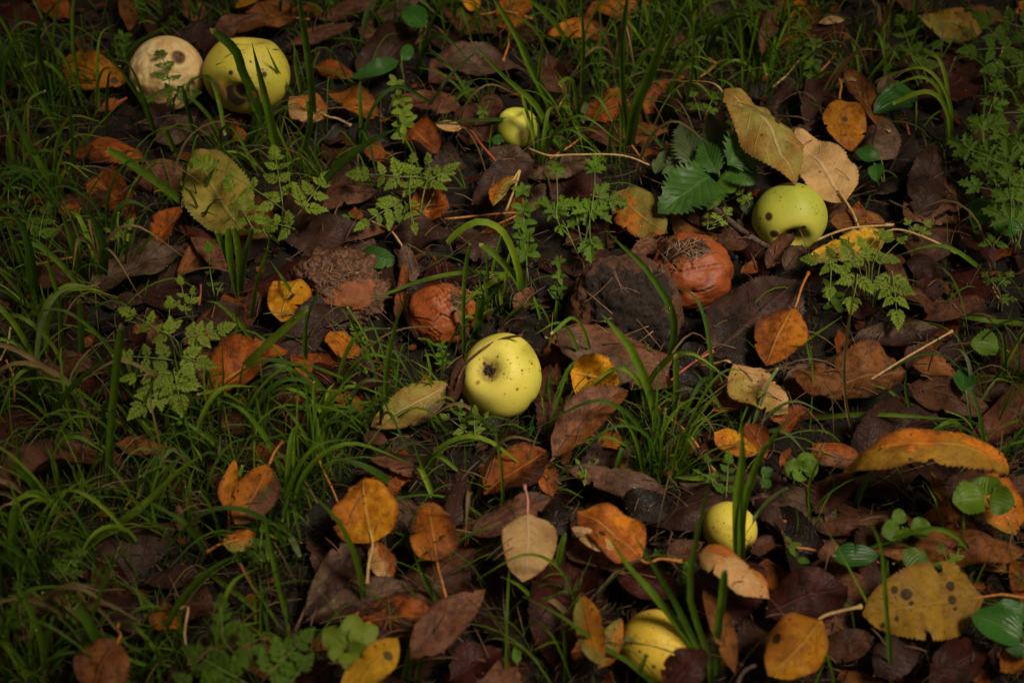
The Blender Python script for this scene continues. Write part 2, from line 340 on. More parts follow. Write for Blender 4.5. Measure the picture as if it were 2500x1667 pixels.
# ------------------------------------------------------------------ fallen leaves traced one by one
# base x, base y, tip x, tip y (photo pixels, for their true place on the ground), width, palette, height mm, options
def D(**k): return k
LEAVES = [
(70,-25,182,48,62,'rust',14,D()),(-40,40,125,66,85,'maroon',8,D()),(300,-25,314,78,46,'ochre',14,D(cup=.8)),
(150,150,308,200,100,'spotted',22,D(roll=.25,cup=.35,curl=.5,crump=.06,s='notched and buckled')),(508,55,448,-5,58,'pink',12,D()),
(520,72,664,44,52,'pink',16,D(cup=-1.1,s='rolled')),(545,85,420,112,72,'maroon',6,D(cup=.5)),(378,346,480,286,66,'grey',18,D(wave=.14,cup=-.4,roll=.3,s='wavy-edged')),
(343,322,432,246,58,'purple',10,D()),(480,330,552,288,45,'purple',8,D()),(303,243,243,276,32,'rust',14,D(cup=.8,pet=(238,282,8,'r'))),
(-30,345,68,312,44,'maroon',8,D()),(468,432,316,420,74,'pink',20,D(cup=-1.3,s='long rolled',roll=-.2)),
(592,568,478,366,165,'olive',26,D(roll=-.35,cup=.15,curl=.35,q=.7,crump=.03,s='large upright')),(375,608,444,502,66,'rust',22,D(roll=-.5,cup=.9,dh=22,pet=(292,647,8,'o'),s='upright curled')),
(212,702,460,612,100,'grey',18,D(cup=.25,fold=.35,roll=-.35,curl=.3,pet=(180,670,10,'r'),s='large folded')),(88,690,202,694,46,'brown',12,D(cup=1.2,s='curled')),
(-5,770,48,684,46,'brown',10,D(cup=.6)),(250,740,360,736,42,'purple',10,D()),(552,668,464,576,58,'pink',16,D(cup=.3,fold=.3,s='creased')),
(590,740,500,820,95,'purple',14,D(q=.6,curl=.3)),(588,735,650,752,70,'brown',10,D()),(736,692,686,784,104,'yellow',26,D(roll=.3,q=.6,p=.75,cup=.6,curl=.5,s='curled heart-shaped')),
(392,780,360,858,38,'pink',24,D(cup=1.6,s='rolled')),(322,800,350,808,24,'orange',24,D()),(85,905,232,886,72,'brown',14,D(cup=.4,wave=.12,s='holed flat')),
(860,752,622,912,150,'purple',20,D(cup=-.35,curl=.4,q=.62,crump=.02,s='broad smooth')),(945,935,745,890,88,'maroon',26,D(cup=.3,curl=.5,pet=(775,852,32,'b'),s='broad dished')),
(868,880,806,806,68,'orange',36,D(q=.45,roll=.3,cup=.3,crump=.08,s='torn triangular')),(1104,935,905,1042,96,'greenor',34,D(cup=-.8,curl=.9,serr=.06,vs=1,pal2='grey',s='arched mossy')),
(1092,1000,1130,868,34,'brown',30,D(cup=1.6,roll=.4,s='thin curled',dh=14)),(664,985,726,975,50,'ochre',10,D(cup=.8)),
(1010,690,985,596,42,'grey',24,D(cup=-1.3,dh=16,s='upright toothed',serr=.1)),(968,784,985,645,30,'rust',20,D(cup=1.8,twist=1,dh=10,s='twisted ribbon-like')),
(925,600,668,560,105,'purple',12,D(cup=.2,q=.65)),(968,548,840,590,34,'pink',24,D(cup=.8,dh=5,s='narrow pointed')),(955,570,1102,572,96,'purple',18,D(cup=.35,curl=.3)),
(1108,580,1226,610,92,'purple',12,D(q=.65)),
(925,2,772,50,50,'pink',26,D(cup=-1.8,s='tubular rolled')),(688,122,864,58,52,'pink',24,D(cup=-.9,p=1.5,serr=.07,s='tapered')),(768,160,866,188,50,'rust',14,D(cup=-.6)),
(796,282,710,238,78,'tan',28,D(cup=-.5,roll=.4,curl=.4,q=.55,pal2='orange',pet=(857,307,20,'t'),s='folded')),(925,291,800,228,52,'orange',22,D(cup=1.2,twist=.5,pet=(1018,285,26,'o'),s='curled strip-like')),
(1130,268,966,240,66,'pink',32,D(cup=-.5,roll=.35,fold=.2,curl=.3,s='flat lying')),(990,310,1072,372,62,'rust',24,D(cup=1.3,crump=.1,s='crumpled')),(940,395,884,345,46,'rust',14,D(cup=.5)),
(1045,205,1188,125,95,'pink',16,D(cup=.3,fold=.25)),(1140,350,1215,240,90,'brown',20,D(cup=1.1,s='big curled')),(1128,314,1062,302,28,'cream',30,D(cup=.5,pet=(1222,408,24,'r'))),
(1186,372,1302,396,62,'grey',26,D(cup=-.5,crump=.1,s='lumpy')),(1304,396,1152,500,92,'purple',26,D(cup=.25,fold=.3,curl=.3,s='spread creased')),
(1264,424,1206,506,46,'orange',44,D(cup=.5,roll=.4,crump=.08,pal2='greenor',pet=(1235,516,26,'t'),s='small two-tone')),(1000,500,1096,510,76,'rust',22,D(cup=1.2,crump=.12,s='crumpled')),
(745,490,922,466,66,'pink',16,D(cup=-.3,q=.6,crump=.05,s='flat lying')),(1243,86,1262,-22,94,'orange',20,D(cup=.4,pet=(1228,150,22,'o'))),(1168,26,1128,-18,46,'yellow',30,D(pet=(1300,46,24,'o'))),
(1462,78,1338,84,56,'orange',14,D(cup=.7)),(1456,30,1586,4,84,'orange',24,D(cup=-.3)),(1375,228,1340,136,60,'brown',26,D(cup=1.1,dh=16,pet=(1366,298,8,'o'),s='curled upright')),
(1526,214,1430,300,92,'rust',26,D(cup=-.3,roll=.35,crump=.08,s='rough-textured')),(1565,282,1672,190,74,'rust',14,D(cup=.6)),(1678,122,1610,72,52,'brown',18,D(pet=(1750,157,14,'o'))),
(1762,226,1942,456,100,'greenor',58,D(cup=-1.0,curl=1.3,roll=-.35,twist=.4,serr=.05,p=.95,pet=(1654,202,38,'t'),s='long arching serrated',nv=9)),
(2066,494,1943,318,134,'tan',40,D(cup=-.2,roll=.15,curl=.2,q=.68,p=.72,pet=(2099,562,22,'t'),s='large veined underside-up')),
(2052,247,2080,370,104,'spotted',26,D(cup=.25,q=.62,pet=(2045,186,34,'o'),s='oval upright')),(2150,316,2062,164,62,'ochre',22,D(cup=.7,fold=.3,pet=(2172,322,28,'t'),s='long boat-shaped')),
(1965,310,1984,190,44,'purple',16,D(cup=1.2)),(1998,262,2056,210,60,'purple',14,D()),(2402,76,2242,44,78,'olive',20,D(cup=.15,pal2='mustard',s='flat')),(2360,30,2455,45,48,'ochre',14,D()),
(1968,100,2062,52,72,'maroon',20,D(cup=.4)),(2062,50,1998,56,22,'tan',28,D(cup=.9)),(2240,242,2405,150,115,'maroon',22,D(cup=.35,curl=.3,s='large')),
(2158,252,2166,182,54,'grey',26,D(fold=.7,cup=-.3,dh=12,s='small peaked')),(2240,545,2276,352,104,'purple',22,D(cup=-.4,curl=.4,s='large downcurved')),(2232,520,2330,480,110,'black',14,D()),
(2160,548,2025,540,72,'ochre',24,D(cup=-.7,crump=.08,pet=(1984,590,18,'t'),s='mottled')),(2280,30,2182,-5,50,'pink',14,D(cup=.6)),(1918,50,1980,5,46,'orange',14,D()),
(1858,140,1904,20,34,'pink',26,D(cup=1.8,s='rolled stick-like')),(2000,190,2035,120,50,'black',8,D()),
(1500,468,1626,572,112,'olive',30,D(cup=-.3,roll=.1,q=.6,serr=.07,pal2='orange',s='two-tone serrated')),(1604,586,1534,630,48,'pink',24,D(cup=.9,s='small folded')),(1745,590,1826,600,58,'brown',22,D(cup=.7)),
(1728,868,1945,680,205,'purple',30,D(cup=.12,q=.6,p=.8,curl=.2,pal2='black',crump=.02,s='very large smooth')),(1640,930,1775,850,100,'black',24,D(cup=.6,pet=(1741,857,36,'r'))),
(1352,812,1630,945,132,'pink',40,D(cup=-.45,curl=.5,q=.62,crump=.05,pal2='grey',s='large wrinkled')),(1345,835,1400,905,46,'brown',26,D()),
(1392,912,1516,934,104,'yellow',50,D(cup=1.0,roll=.6,curl=-.3,q=.55,p=.7,crump=.05,s='small cupped')),(1348,1122,1534,954,100,'pink',44,D(cup=.25,fold=.35,roll=-.1,pal2='ochre',pet=(1312,1180,22,'b'),s='pointed creased',dh=6)),
(1400,950,1500,975,70,'purple',16,D()),(1740,1005,1836,950,62,'rust',24,D(cup=.4)),
(1788,890,1924,1006,98,'cream',46,D(cup=-.3,roll=-.3,fold=-.2,q=.6,pet=(1708,895,34,'t'),pal2='greenor',s='two-tone')),
(1937,757,1870,892,112,'orange',44,D(cup=.25,roll=.2,q=.62,pal2='rust',pet=(1973,667,48,'o'),s='oval tilted')),(2060,938,1930,905,80,'ochre',34,D(cup=-.5,crump=.08,s='buckled')),
(2215,905,1995,958,128,'ochre',32,D(cup=.3,fold=.25,q=.6,crump=.05,pal2='brown',s='broad')),(1858,968,1912,1036,46,'rust',34,D(cup=.7)),(1976,1000,1905,1062,52,'rust',28,D(cup=.9,pal2='maroon')),
(2216,940,2420,1010,82,'brown',26,D(cup=-.3,s='long flat')),(2420,985,2520,1010,56,'brown',16,D()),(2226,890,2338,915,52,'ochre',24,D(cup=.6)),(2212,900,2272,836,56,'brown',16,D()),
(2276,868,2366,850,46,'maroon',18,D()),(2072,832,2296,800,58,'grey',26,D(cup=1.6,pal2='purple',s='long double-rolled')),(2252,782,2410,730,52,'brown',28,D(cup=.6,fold=.3)),
(2236,700,2300,715,62,'maroon',20,D(q=.5)),(2292,700,2372,722,40,'ochre',16,D()),(2062,760,2155,752,46,'maroon',18,D()),(2342,548,2425,655,70,'maroon',20,D()),(2212,645,2296,640,72,'purple',16,D()),
(2172,566,1972,634,76,'olive',34,D(cup=-.6,curl=.3,roll=.1,pal2='bright',pet=(2334,617,34,'t'),s='long narrow serrated',serr=.07)),
(1872,658,1936,572,46,'brown',34,D(cup=2.2,s='tightly rolled upright')),(1914,662,1976,600,46,'grey',28,D(cup=2.0,s='rolled')),(1806,668,1868,646,30,'rust',24,D()),
(2456,1165,2064,1158,84,'orange',62,D(cup=-.7,curl=2.5,roll=.1,camw=.1,twist=.5,serr=.05,p=1.0,pal2='mustard',s='very long arching')),(2388,1150,2482,1306,118,'orange',34,D(cup=.2,q=.6,pal2='mustard',s='large hanging')),
(1972,1112,2110,1118,62,'rust',30,D(cup=-.5,pal2='pink')),(1908,1148,1930,1094,26,'rust',26,D(cup=.9)),(1990,1255,2085,1160,80,'brown',20,D(cup=.3)),
(2242,1296,1994,1292,66,'brown',26,D(cup=-2.2,s='log-like rolled')),(2510,1345,2120,1345,84,'brown',34,D(cup=-2.0,pal2='ochre',s='very long rolled')),(2254,1258,2344,1262,34,'orange',26,D(cup=1)),
(2278,1162,2314,1232,34,'mustard',28,D(cup=.6,pet=(2322,1246,16,'o'))),(2404,1456,2106,1500,185,'mustard',42,D(cup=.15,q=.6,p=.8,crump=.03,pet=(2500,1459,26,'o'),s='very large')),
(1996,1517,1876,1650,142,'yellow',56,D(cup=-.25,roll=-.2,q=.55,crump=.06,p=.75,pal2='spotted',pet=(2102,1480,62,'t'),s='crinkled tilted')),
(1866,1500,2066,1440,118,'maroon',34,D(cup=.25,q=.6,s='broad')),(2001,1600,2134,1560,76,'brown',26,D(cup=.4)),(2134,1650,2235,1570,100,'purple',24,D(cup=.4)),(2262,1667,2405,1580,110,'maroon',26,D()),
(2442,1640,2510,1600,52,'orange',26,D()),(2050,1480,2140,1425,64,'grey',22,D()),(1990,1400,2072,1382,44,'ochre',26,D()),(2505,1590,2440,1500,60,'black',12,D()),
(1832,1352,1930,1326,34,'brown',28,D(cup=1.4)),(1840,1215,1914,1318,62,'purple',22,D(cup=-.9,s='rolled')),
(1700,1350,1872,1462,84,'cream',60,D(cup=-.9,curl=1.5,roll=-.35,serr=.06,pal2='orange',s='arched red-topped')),(1700,1500,1860,1390,150,'maroon',34,D(q=.55,cup=.2,s='big flat')),
(1568,1366,1408,1246,118,'orange',52,D(cup=.5,roll=.15,curl=.3,q=.6,crump=.06,pal2='rust',pet=(1664,1370,52,'o'),s='folded blotched')),(1502,1342,1394,1286,44,'tan',60,D(cup=-.5,serr=.08,s='upturned toothed')),
(1632,1206,1384,1144,58,'pink',34,D(cup=-1.2,serr=.07,pal2='grey',s='long pale rolled')),(1515,1220,1650,1250,82,'black',26,D(cup=.3)),(1356,1312,1358,1212,72,'black',36,D(q=.6,cup=-.3,s='small oval')),
(1287,1259,1276,1420,132,'tan',58,D(cup=-.12,q=.55,p=.62,fold=-.08,serr=.045,pet=(1280,1186,66,'p'),s='round-bodied pink-stalked')),
(1178,1200,1342,1098,118,'rust',34,D(cup=.4,fold=.3,curl=.2,pal2='maroon',s='large dark-centred')),(1098,1292,1128,1140,62,'purple',38,D(cup=-.8,curl=.5)),(1148,1308,1352,1206,84,'grey',30,D(cup=-.9,curl=1.0,pal2='pink',s='curved band-like')),
(1350,1216,1310,1122,46,'rust',34,D(cup=1.1)),(1364,1330,1592,1396,62,'pink',32,D(cup=.7,wave=.14,pal2='grey',s='wavy')),(1624,1366,1716,1326,56,'brown',28,D()),(1500,1400,1665,1446,90,'maroon',26,D()),
(1466,1628,1414,1445,74,'spotted',54,D(cup=.4,roll=-.35,curl=.2,pal2='olive',s='long yellowish-brown')),(1462,1632,1514,1512,62,'olive',36,D(cup=.5,pal2='spotted')),(1394,1560,1440,1515+60,52,'rust',20,D()),
(1630,1690,1722,1585,100,'maroon',78,D(cup=-.4,q=.6,s='dark foremost')),(1796,1650,1714,1434,60,'ochre',36,D(cup=.9,s='long narrow')),(1453,1076,1535,1092,40,'spotted',30,D()),(1412,1150,1540,1092,84,'purple',22,D()),
(1742,1052,1850,1110,60,'orange',38,D(cup=.9,crump=.1,pal2='yellow',s='crumpled bright')),(1700,1120,1806,1090,60,'maroon',24,D()),(1820,1030,1870,1120,44,'rust',30,D(cup=1)),
(908,1326,888,1172,168,'yellow',56,D(cup=-.12,q=.52,p=.66,crump=.05,wave=.05,pal2='orange',serr=.025,pet=(896,1424,44,'t'),s='large heart-shaped')),
(1068,1374,1046,1232,118,'orange',42,D(cup=.35,fold=.15,q=.58,roll=-.2,p=.75,pal2='rust',pet=(1094,1478,38,'o'),s='glossy heart-shaped')),
(920,1322,946,1420,70,'rust',30,D(q=.6,pal2='cream')),(880,1310,745,1504,84,'purple',30,D(cup=.2,fold=.3,pal2='grey',pet=(720,1540,24,'b'),s='long midrib-up')),
(735,1525,1030,1426,92,'grey',22,D(cup=.3,fold=.3,pal2='purple',s='very long dark')),(872,1520,1088,1516,92,'rust',24,D(cup=.3,pal2='maroon',pet=(870,1495,34,'o'))),
(1000,1612,1180,1442,104,'pink',52,D(cup=.1,fold=.3,roll=.2,serr=.03,s='large pointed')),(1100,1660,1225,1590,90,'maroon',30,D()),(838,1710,972,1550,92,'bright',78,D(cup=-.35,q=.6,roll=-.2,s='big foreground')),
(735,1680,820,1614,70,'maroon',34,D()),(902,1120,1042,1172,36,'pink',26,D(cup=-.8,serr=.08)),(886,1070,948,1078,28,'pink',26,D(cup=1)),
(654,1137,576,1278,100,'orange',50,D(cup=.15,q=.6,roll=-.15,pal2='pink',pet=(689,1079,58,'o'),s='oval red-stalked')),(560,1250,573,1118,52,'orange',52,D(cup=.8,dh=14,crump=.08,pal2='spotted',pet=(561,1300,34,'o'),s='narrow crinkled upright')),
(542,1327,628,1304,58,'orange',42,D(cup=-.8,pal2='olive',pet=(506,1346,34,'o'),s='small domed')),(286,1085,412,1100,44,'ochre',16,D(cup=.4)),(440,1300,470,1210,80,'pink',16,D(fold=.4,pal2='brown',pet=(436,1322,10,'r'))),
(286,1400,198,1396,60,'brown',26,D(cup=-.8)),(345,1415,498,1398,54,'purple',18,D(cup=.6)),(442,1488,370,1530,78,'orange',34,D(roll=.3,pal2='ochre',pet=(465,1622,26,'t'),s='fold-over')),(430,1470,525,1480,80,'brown',26,D()),
(345,1552,258,1446,62,'purple',30,D(cup=.5)),(290,1560,215,1700,116,'pink',52,D(fold=.2,pal2='ochre',pet=(288,1524,52,'o'),s='broad orange-ribbed')),(230,1560,130,1500,100,'black',16,D()),(575,1585,622,1560,36,'pink',24,D()),
(600,1060,540,1010,60,'brown',8,D()),(700,1010,760,1070,50,'brown',8,D()),(60,1080,-20,1150,60,'maroon',8,D()),(1650,480,1740,560,60,'brown',12,D()),(1760,700,1700,760,60,'purple',10,D()),
(1250,950,1180,1075,60,'black',8,D()),(1460,560,1380,600,60,'brown',10,D()),(1260,760,1300,700,36,'pink',22,D(cup=1)),(700,230,640,290,60,'black',6,D()),(1100,140,1060,70,60,'purple',10,D(cup=1)),
(2420,440,2330,410,60,'black',8,D()),(2460,1230,2520,1160,50,'brown',16,D()),(2350,1020,2470,1080,70,'brown',12,D()),
]
LEAF_V = []
def place_leaf(i, row):
    x1, y1, x2, y2, w, pal, h, o = row
    rs = random.Random(i*13+5); h = h*.001
    B = P(x1, y1, h); sc = pxs(B)
    dh = o.get('dh', 0)*.001+.22*abs(y1-y2)*sc*(1 if y2 < y1 else -1)
    if y2 > y1: B = P(x1, y1, h-dh); T = P(x2, y2, h)
    else: T = P(x2, y2, h+dh)
    M, Y = frame(B, T, o.get('roll', rs.uniform(-.25, .25)), o.get('camw', .45))
    cup = o.get('cup', max(-1.5, min(1.6, rs.gauss(.1, .85))))
    W = w*sc/img_f(Y)/(1 if abs(cup) < 1 else .75)
    g = leaf_geo((T-B).length, W, o.get('p', rs.uniform(.75, .95)), o.get('q', rs.uniform(.65, .85)), o.get('serr', .045), cup, o.get('curl', rs.uniform(.1, .9)),
                 o.get('fold', rs.uniform(-.25, .4) if 'cup' not in o else 0), o.get('wave', .09), o.get('crump', .055)*1.8, i, twist=o.get('twist', rs.uniform(-.4, .4)), dmg=pal != 'tan', acum=(rs.uniform(.05, .10), rs.uniform(.02, .07)))
    pal2 = o.get('pal2'); m = pal_mat(pal, pal2, rs.choice((-1, 1)) if pal2 else 1)
    lf = link('fallen_leaf', mesh('fallen_leaf', *g[:2], m, g[2]), mw=M)
    if 'pet' in o:
        a, b, ph_, pm = o['pet']; E = P(a, b, ph_*.001); X = (T-B).normalized()
        d = (E-B).length; mid = B.lerp(E, .5)+Vector((0, 0, d*.08))+RIGHT*d*rs.uniform(-.06, .06)
        back = B+X*min(.012, d)
        v, f, uv = tube([back, B-X*d*.12, mid, E], lambda t: .0009+(.0009 if t > .93 else 0)+.0003*t, 14, 6)
        Mi = M.inverted(); link('petiole', mesh('petiole', [Mi @ q for q in v], f, PETM[pm], uv), lf)
    st = o.get('s') or ('rolled' if abs(cup) > 1 else 'upcurled' if cup > .5 else 'down-curled' if cup < -.45 else '')
    cx, cy = (x1+x2)/2, (y1+y2)/2
    auto(lf, (st+' ' if st else '')+WORDS[pal]+' leaf', (cx, cy), 'leaf', 'fallen leaves on the orchard floor', True)
    LEAF_V.append((M, g[0], g[2])); return lf
SELF = {'golden heart-shaped leaf':(910,1240),}
LEAF_OBJ = [place_leaf(i, r) for i, r in enumerate(LEAVES)]
def leaf_top(px, py):
    return max([r[6] for r in LEAVES if math.hypot((r[0]+r[2])/2-px, (r[1]+r[3])/2-py) < 55]+[8])*.001
# smaller and darker leaves of the litter that show between them
def filler():
    rs = random.Random(99); protos = []
    for k in range(14):
        g = leaf_geo(.075, .042+rs.uniform(-.008, .01), rs.uniform(.75, .95), rs.uniform(.6, .85), .045, rs.choice([-2.2, -1.5, -.9, -.4, .5, 1.0, 1.5, 2.3]), rs.uniform(-.4, 1.5), rs.uniform(-.2, .4), .12, .10, 500+k, nu=36, nv=4, twist=rs.uniform(-.5, .5))
        protos.append(g)
    pals = ['purple', 'brown', 'black', 'maroon', 'brown', 'pink', 'purple', 'rust', 'grey', 'ochre']
    cache = {}; made = []
    pts = []
    tries = 0
    while len(pts) < 125 and tries < 9000:
        tries += 1; x, y = rs.uniform(-40, 2540), rs.uniform(-40, 1700)
        dens = 1.0
        if x < 420 and y < 1667: dens = .22
        if 1500 < x < 1900 and y < 260: dens = .15
        if 420 < x < 820 and 930 < y < 1400: dens = .3
        if rs.random() > dens: continue
        if any((x-a)**2+(y-b)**2 < 72**2 for a, b in pts): continue
        if any(math.hypot((r[0]+r[2])/2-x, (r[1]+r[3])/2-y) < 40 for r in LEAVES): continue
        if any(math.hypot(a[0]-x, a[1]-y) < a[2]*.45 for a in APPLES): continue
        pts.append((x, y))
        k = rs.randrange(14); pal = rs.choice(pals)
        if (k, pal) not in cache: cache[k, pal] = mesh('litter_leaf', *protos[k][:2], pal_mat(pal), protos[k][2])
        o = link('litter_leaf', cache[k, pal]); p = P(x, y, .006+rs.uniform(0, .008))
        s = rs.uniform(.75, 1.3); o.scale = (s, s, s); o.location = p
        o.rotation_euler = (rs.uniform(-.3, .3), rs.uniform(-.3, .3), rs.uniform(0, 6.28))
        auto(o, ('low ')+WORDS[pal]+' leaf', (x, y), 'leaf', 'older leaves down in the litter', True)
APPLES = [  # x, y, w, h (px), name, height mm
 (1225,919,205,225),(1928,530,180,136),(603,185,208,170),(408,180,182,150),(1262,315,108,122),(1779,1290,136,132),(1605,1580,182,200),
 (1688,662,204,170),(1078,765,166,185),(830,700,235,140),(1525,755,280,215),(485,905,110,115)]
filler()
def beyond():       # the same litter goes on outside the frame
    rs = random.Random(71); groups = {}
    for _ in range(520):
        x, y = rs.uniform(-1.5, 1.5), rs.uniform(-1.1, 1.5)
        if abs(x) < .47+.12*(y+.3) and -.34 < y < .43: continue
        pal = rs.choice(['brown', 'purple', 'maroon', 'rust', 'pink', 'orange', 'ochre', 'yellow', 'black'])
        g = leaf_geo(rs.uniform(.05, .09), rs.uniform(.03, .055), .85, .7, .04, rs.uniform(-1, 1.2), rs.uniform(-.3, .9), 0, .08, .06, rs.randrange(9999), nu=12, nv=2)
        M = Matrix.Translation((x, y, rs.uniform(.006, .02))) @ Matrix.Rotation(rs.uniform(0, 6.28), 4, 'Z') @ Matrix.Rotation(rs.uniform(-.35, .35), 4, 'X') @ Matrix.Rotation(rs.uniform(-.25, .25), 4, 'Y')
        groups.setdefault(pal, MB()).add([M @ Vector(q) for q in g[0]], g[1], g[2])
    for pal, mb in groups.items(): stuff(link('leaf_litter', mb.mesh('leaf_litter', pal_mat(pal))), 'fallen leaves going on beyond the clearing')
beyond()

SPH = []
for _a in APPLES:
    _c = P(_a[0], _a[1], .03); _r = _a[2]/2*pxs(_c); SPH.append((P(_a[0], _a[1], _r*.75), _r))
def px_of(p):
    d = p-CAM; z = d.dot(FWD); return 1250+d.dot(RIGHT)/z*2500*FOC/36, 833.5-d.dot(UPV)/z*2500*FOC/36
def blocked(pts, seen=True):      # a blade may not run through a fruit, nor lie across the big one
    c = spline(pts, 10)
    for p in c:
        for (q, r) in SPH:
            if (p-q).length < r*1.06: return True
        if seen:
            x, y = px_of(p)
            for k in (0, 1, 5):
                a = APPLES[k]
                if math.hypot((x-a[0])/a[2], (y-a[1])/a[3]) < .45: return True
    return False
# ------------------------------------------------------------------ apples
def sph_uv(nu, nv):
    v = [(0, 0, 1)]; f = []
    for i in range(1, nv):
        t = math.pi*i/nv
        for k in range(nu): a = 2*math.pi*k/nu; v.append((math.sin(t)*math.cos(a), math.sin(t)*math.sin(a), math.cos(t)))
    v.append((0, 0, -1)); last = len(v)-1
    for k in range(nu): f.append((0, 1+k, 1+(k+1) % nu))
    for i in range(nv-2):
        for k in range(nu):
            a = 1+i*nu; f.append((a+k, a+nu+k, a+nu+(k+1) % nu, a+(k+1) % nu))
    a = 1+(nv-2)*nu
    for k in range(nu): f.append((a+k, last, a+(k+1) % nu))
    return np.array(v), f
def apple_mat(name, base, blush, side, spots=(), dot=.35, dotc=(.16,.06,.02), russet=(.0,.0), flesh=None):
    s = NT(name); tc, oi, vec = s.coords(); ob = tc.outputs['Object']
    nrm = s.n('ShaderNodeVectorMath', {'operation': 'NORMALIZE'}, _0=ob).outputs[0]
    n1 = s.noise(vec, 30, 3); n2 = s.noise(vec, 250, 4, .6); nz = s.n('ShaderNodeSeparateXYZ', Vector=nrm).outputs[2]
    col = s.mix(s.sstep(n1, .3, .7), base, side)
    col = s.mix(s.sstep(s.math('ADD', nz, s.math('MULTIPLY', s.math('SUBTRACT', n1, .5), .8)), .35, .95, 0, .6), col, blush)
    col = s.mix(s.sstep(n2, .5, .8, 0, .25), col, blush)
    # lenticels
    for sc, lim, th, st in ((150, dot*.8, .23, .85), (330, dot, .26, .8), (700, dot, .28, .6)):
        vo = s.n('ShaderNodeTexVoronoi', Vector=vec, Scale=sc); r = s.n('ShaderNodeSeparateColor', Color=vo.outputs['Color'])
        sz = s.math('MULTIPLY', r.outputs[1], th)
        dens = s.math('MULTIPLY', s.sstep(n1, .4, .65, .25, 1.9), lim)
        m = s.math('MULTIPLY', s.math('LESS_THAN', vo.outputs['Distance'], sz), s.math('LESS_THAN', r.outputs[0], dens))
        col = s.mix(s.math('MULTIPLY', m, st), col, dotc)
    # russet in the hollows, near black at their centres
    for sg, wd in ((1, russet[0]), (-1, russet[1])):
        if wd:
            z = s.math('MULTIPLY', nz, float(sg)); z = s.math('ADD', z, s.math('MULTIPLY', s.math('SUBTRACT', n2, .5), .10))
            col = s.mix(s.sstep(z, 1-wd*1.7, 1-wd*.5, 0, .8), col, (.22,.13,.03)); col = s.mix(s.sstep(z, 1-wd*.55, 1-wd*.2), col, (.03,.018,.01))
    for d, ang, c, ring in spots:
        dt = s.n('ShaderNodeVectorMath', {'operation': 'DOT_PRODUCT'}, _0=nrm, _1=tuple(d)).outputs[1]
        dt = s.math('ADD', dt, s.math('MULTIPLY', s.math('SUBTRACT', s.noise(vec, 90, 3), .5), (1-math.cos(ang))*1.1))
        ca = math.cos(ang)
        col = s.mix(s.sstep(dt, ca-(1-ca)*.5, ca+(1-ca)*.1, 0, .9), col, ring); col = s.mix(s.sstep(dt, ca+(1-ca)*.15, ca+(1-ca)*.6, 0, .95), col, c)
    if flesh:
        at = s.n('ShaderNodeAttribute', {'attribute_name': 'mask'}); sp = s.n('ShaderNodeSeparateColor', Color=at.outputs['Color'])
        fl = s.mix(s.sstep(n1, .4, .62), flesh[0], flesh[1]); fl = s.mix(s.sstep(n2, .52, .7, 0, .5), fl, flesh[1])
        col = s.mix(sp.outputs[0], col, fl); col = s.mix(sp.outputs[1], col, s.mix(s.sstep(n2, .4, .6), (.05,.022,.012), (.14,.06,.02)))
    h = s.math('ADD', s.math('MULTIPLY', n2, .15), s.math('MULTIPLY', s.noise(vec, 1200, 2), .1))
    dirt = s.sstep(s.math('ADD', s.noise(vec, 70, 5, .75), s.math('MULTIPLY', s.noise(vec, 900, 2), .15)), .66, .80, 0, .5)
    col = s.mix(dirt, col, (.16,.10,.03))
    rg = s.math('ADD', s.math('MULTIPLY', n2, .25), .40)
    return s.out(col, rg, s.math('ADD', h, s.math('MULTIPLY', n1, .8)), 0, .28, .0015, .35, sss=.12)
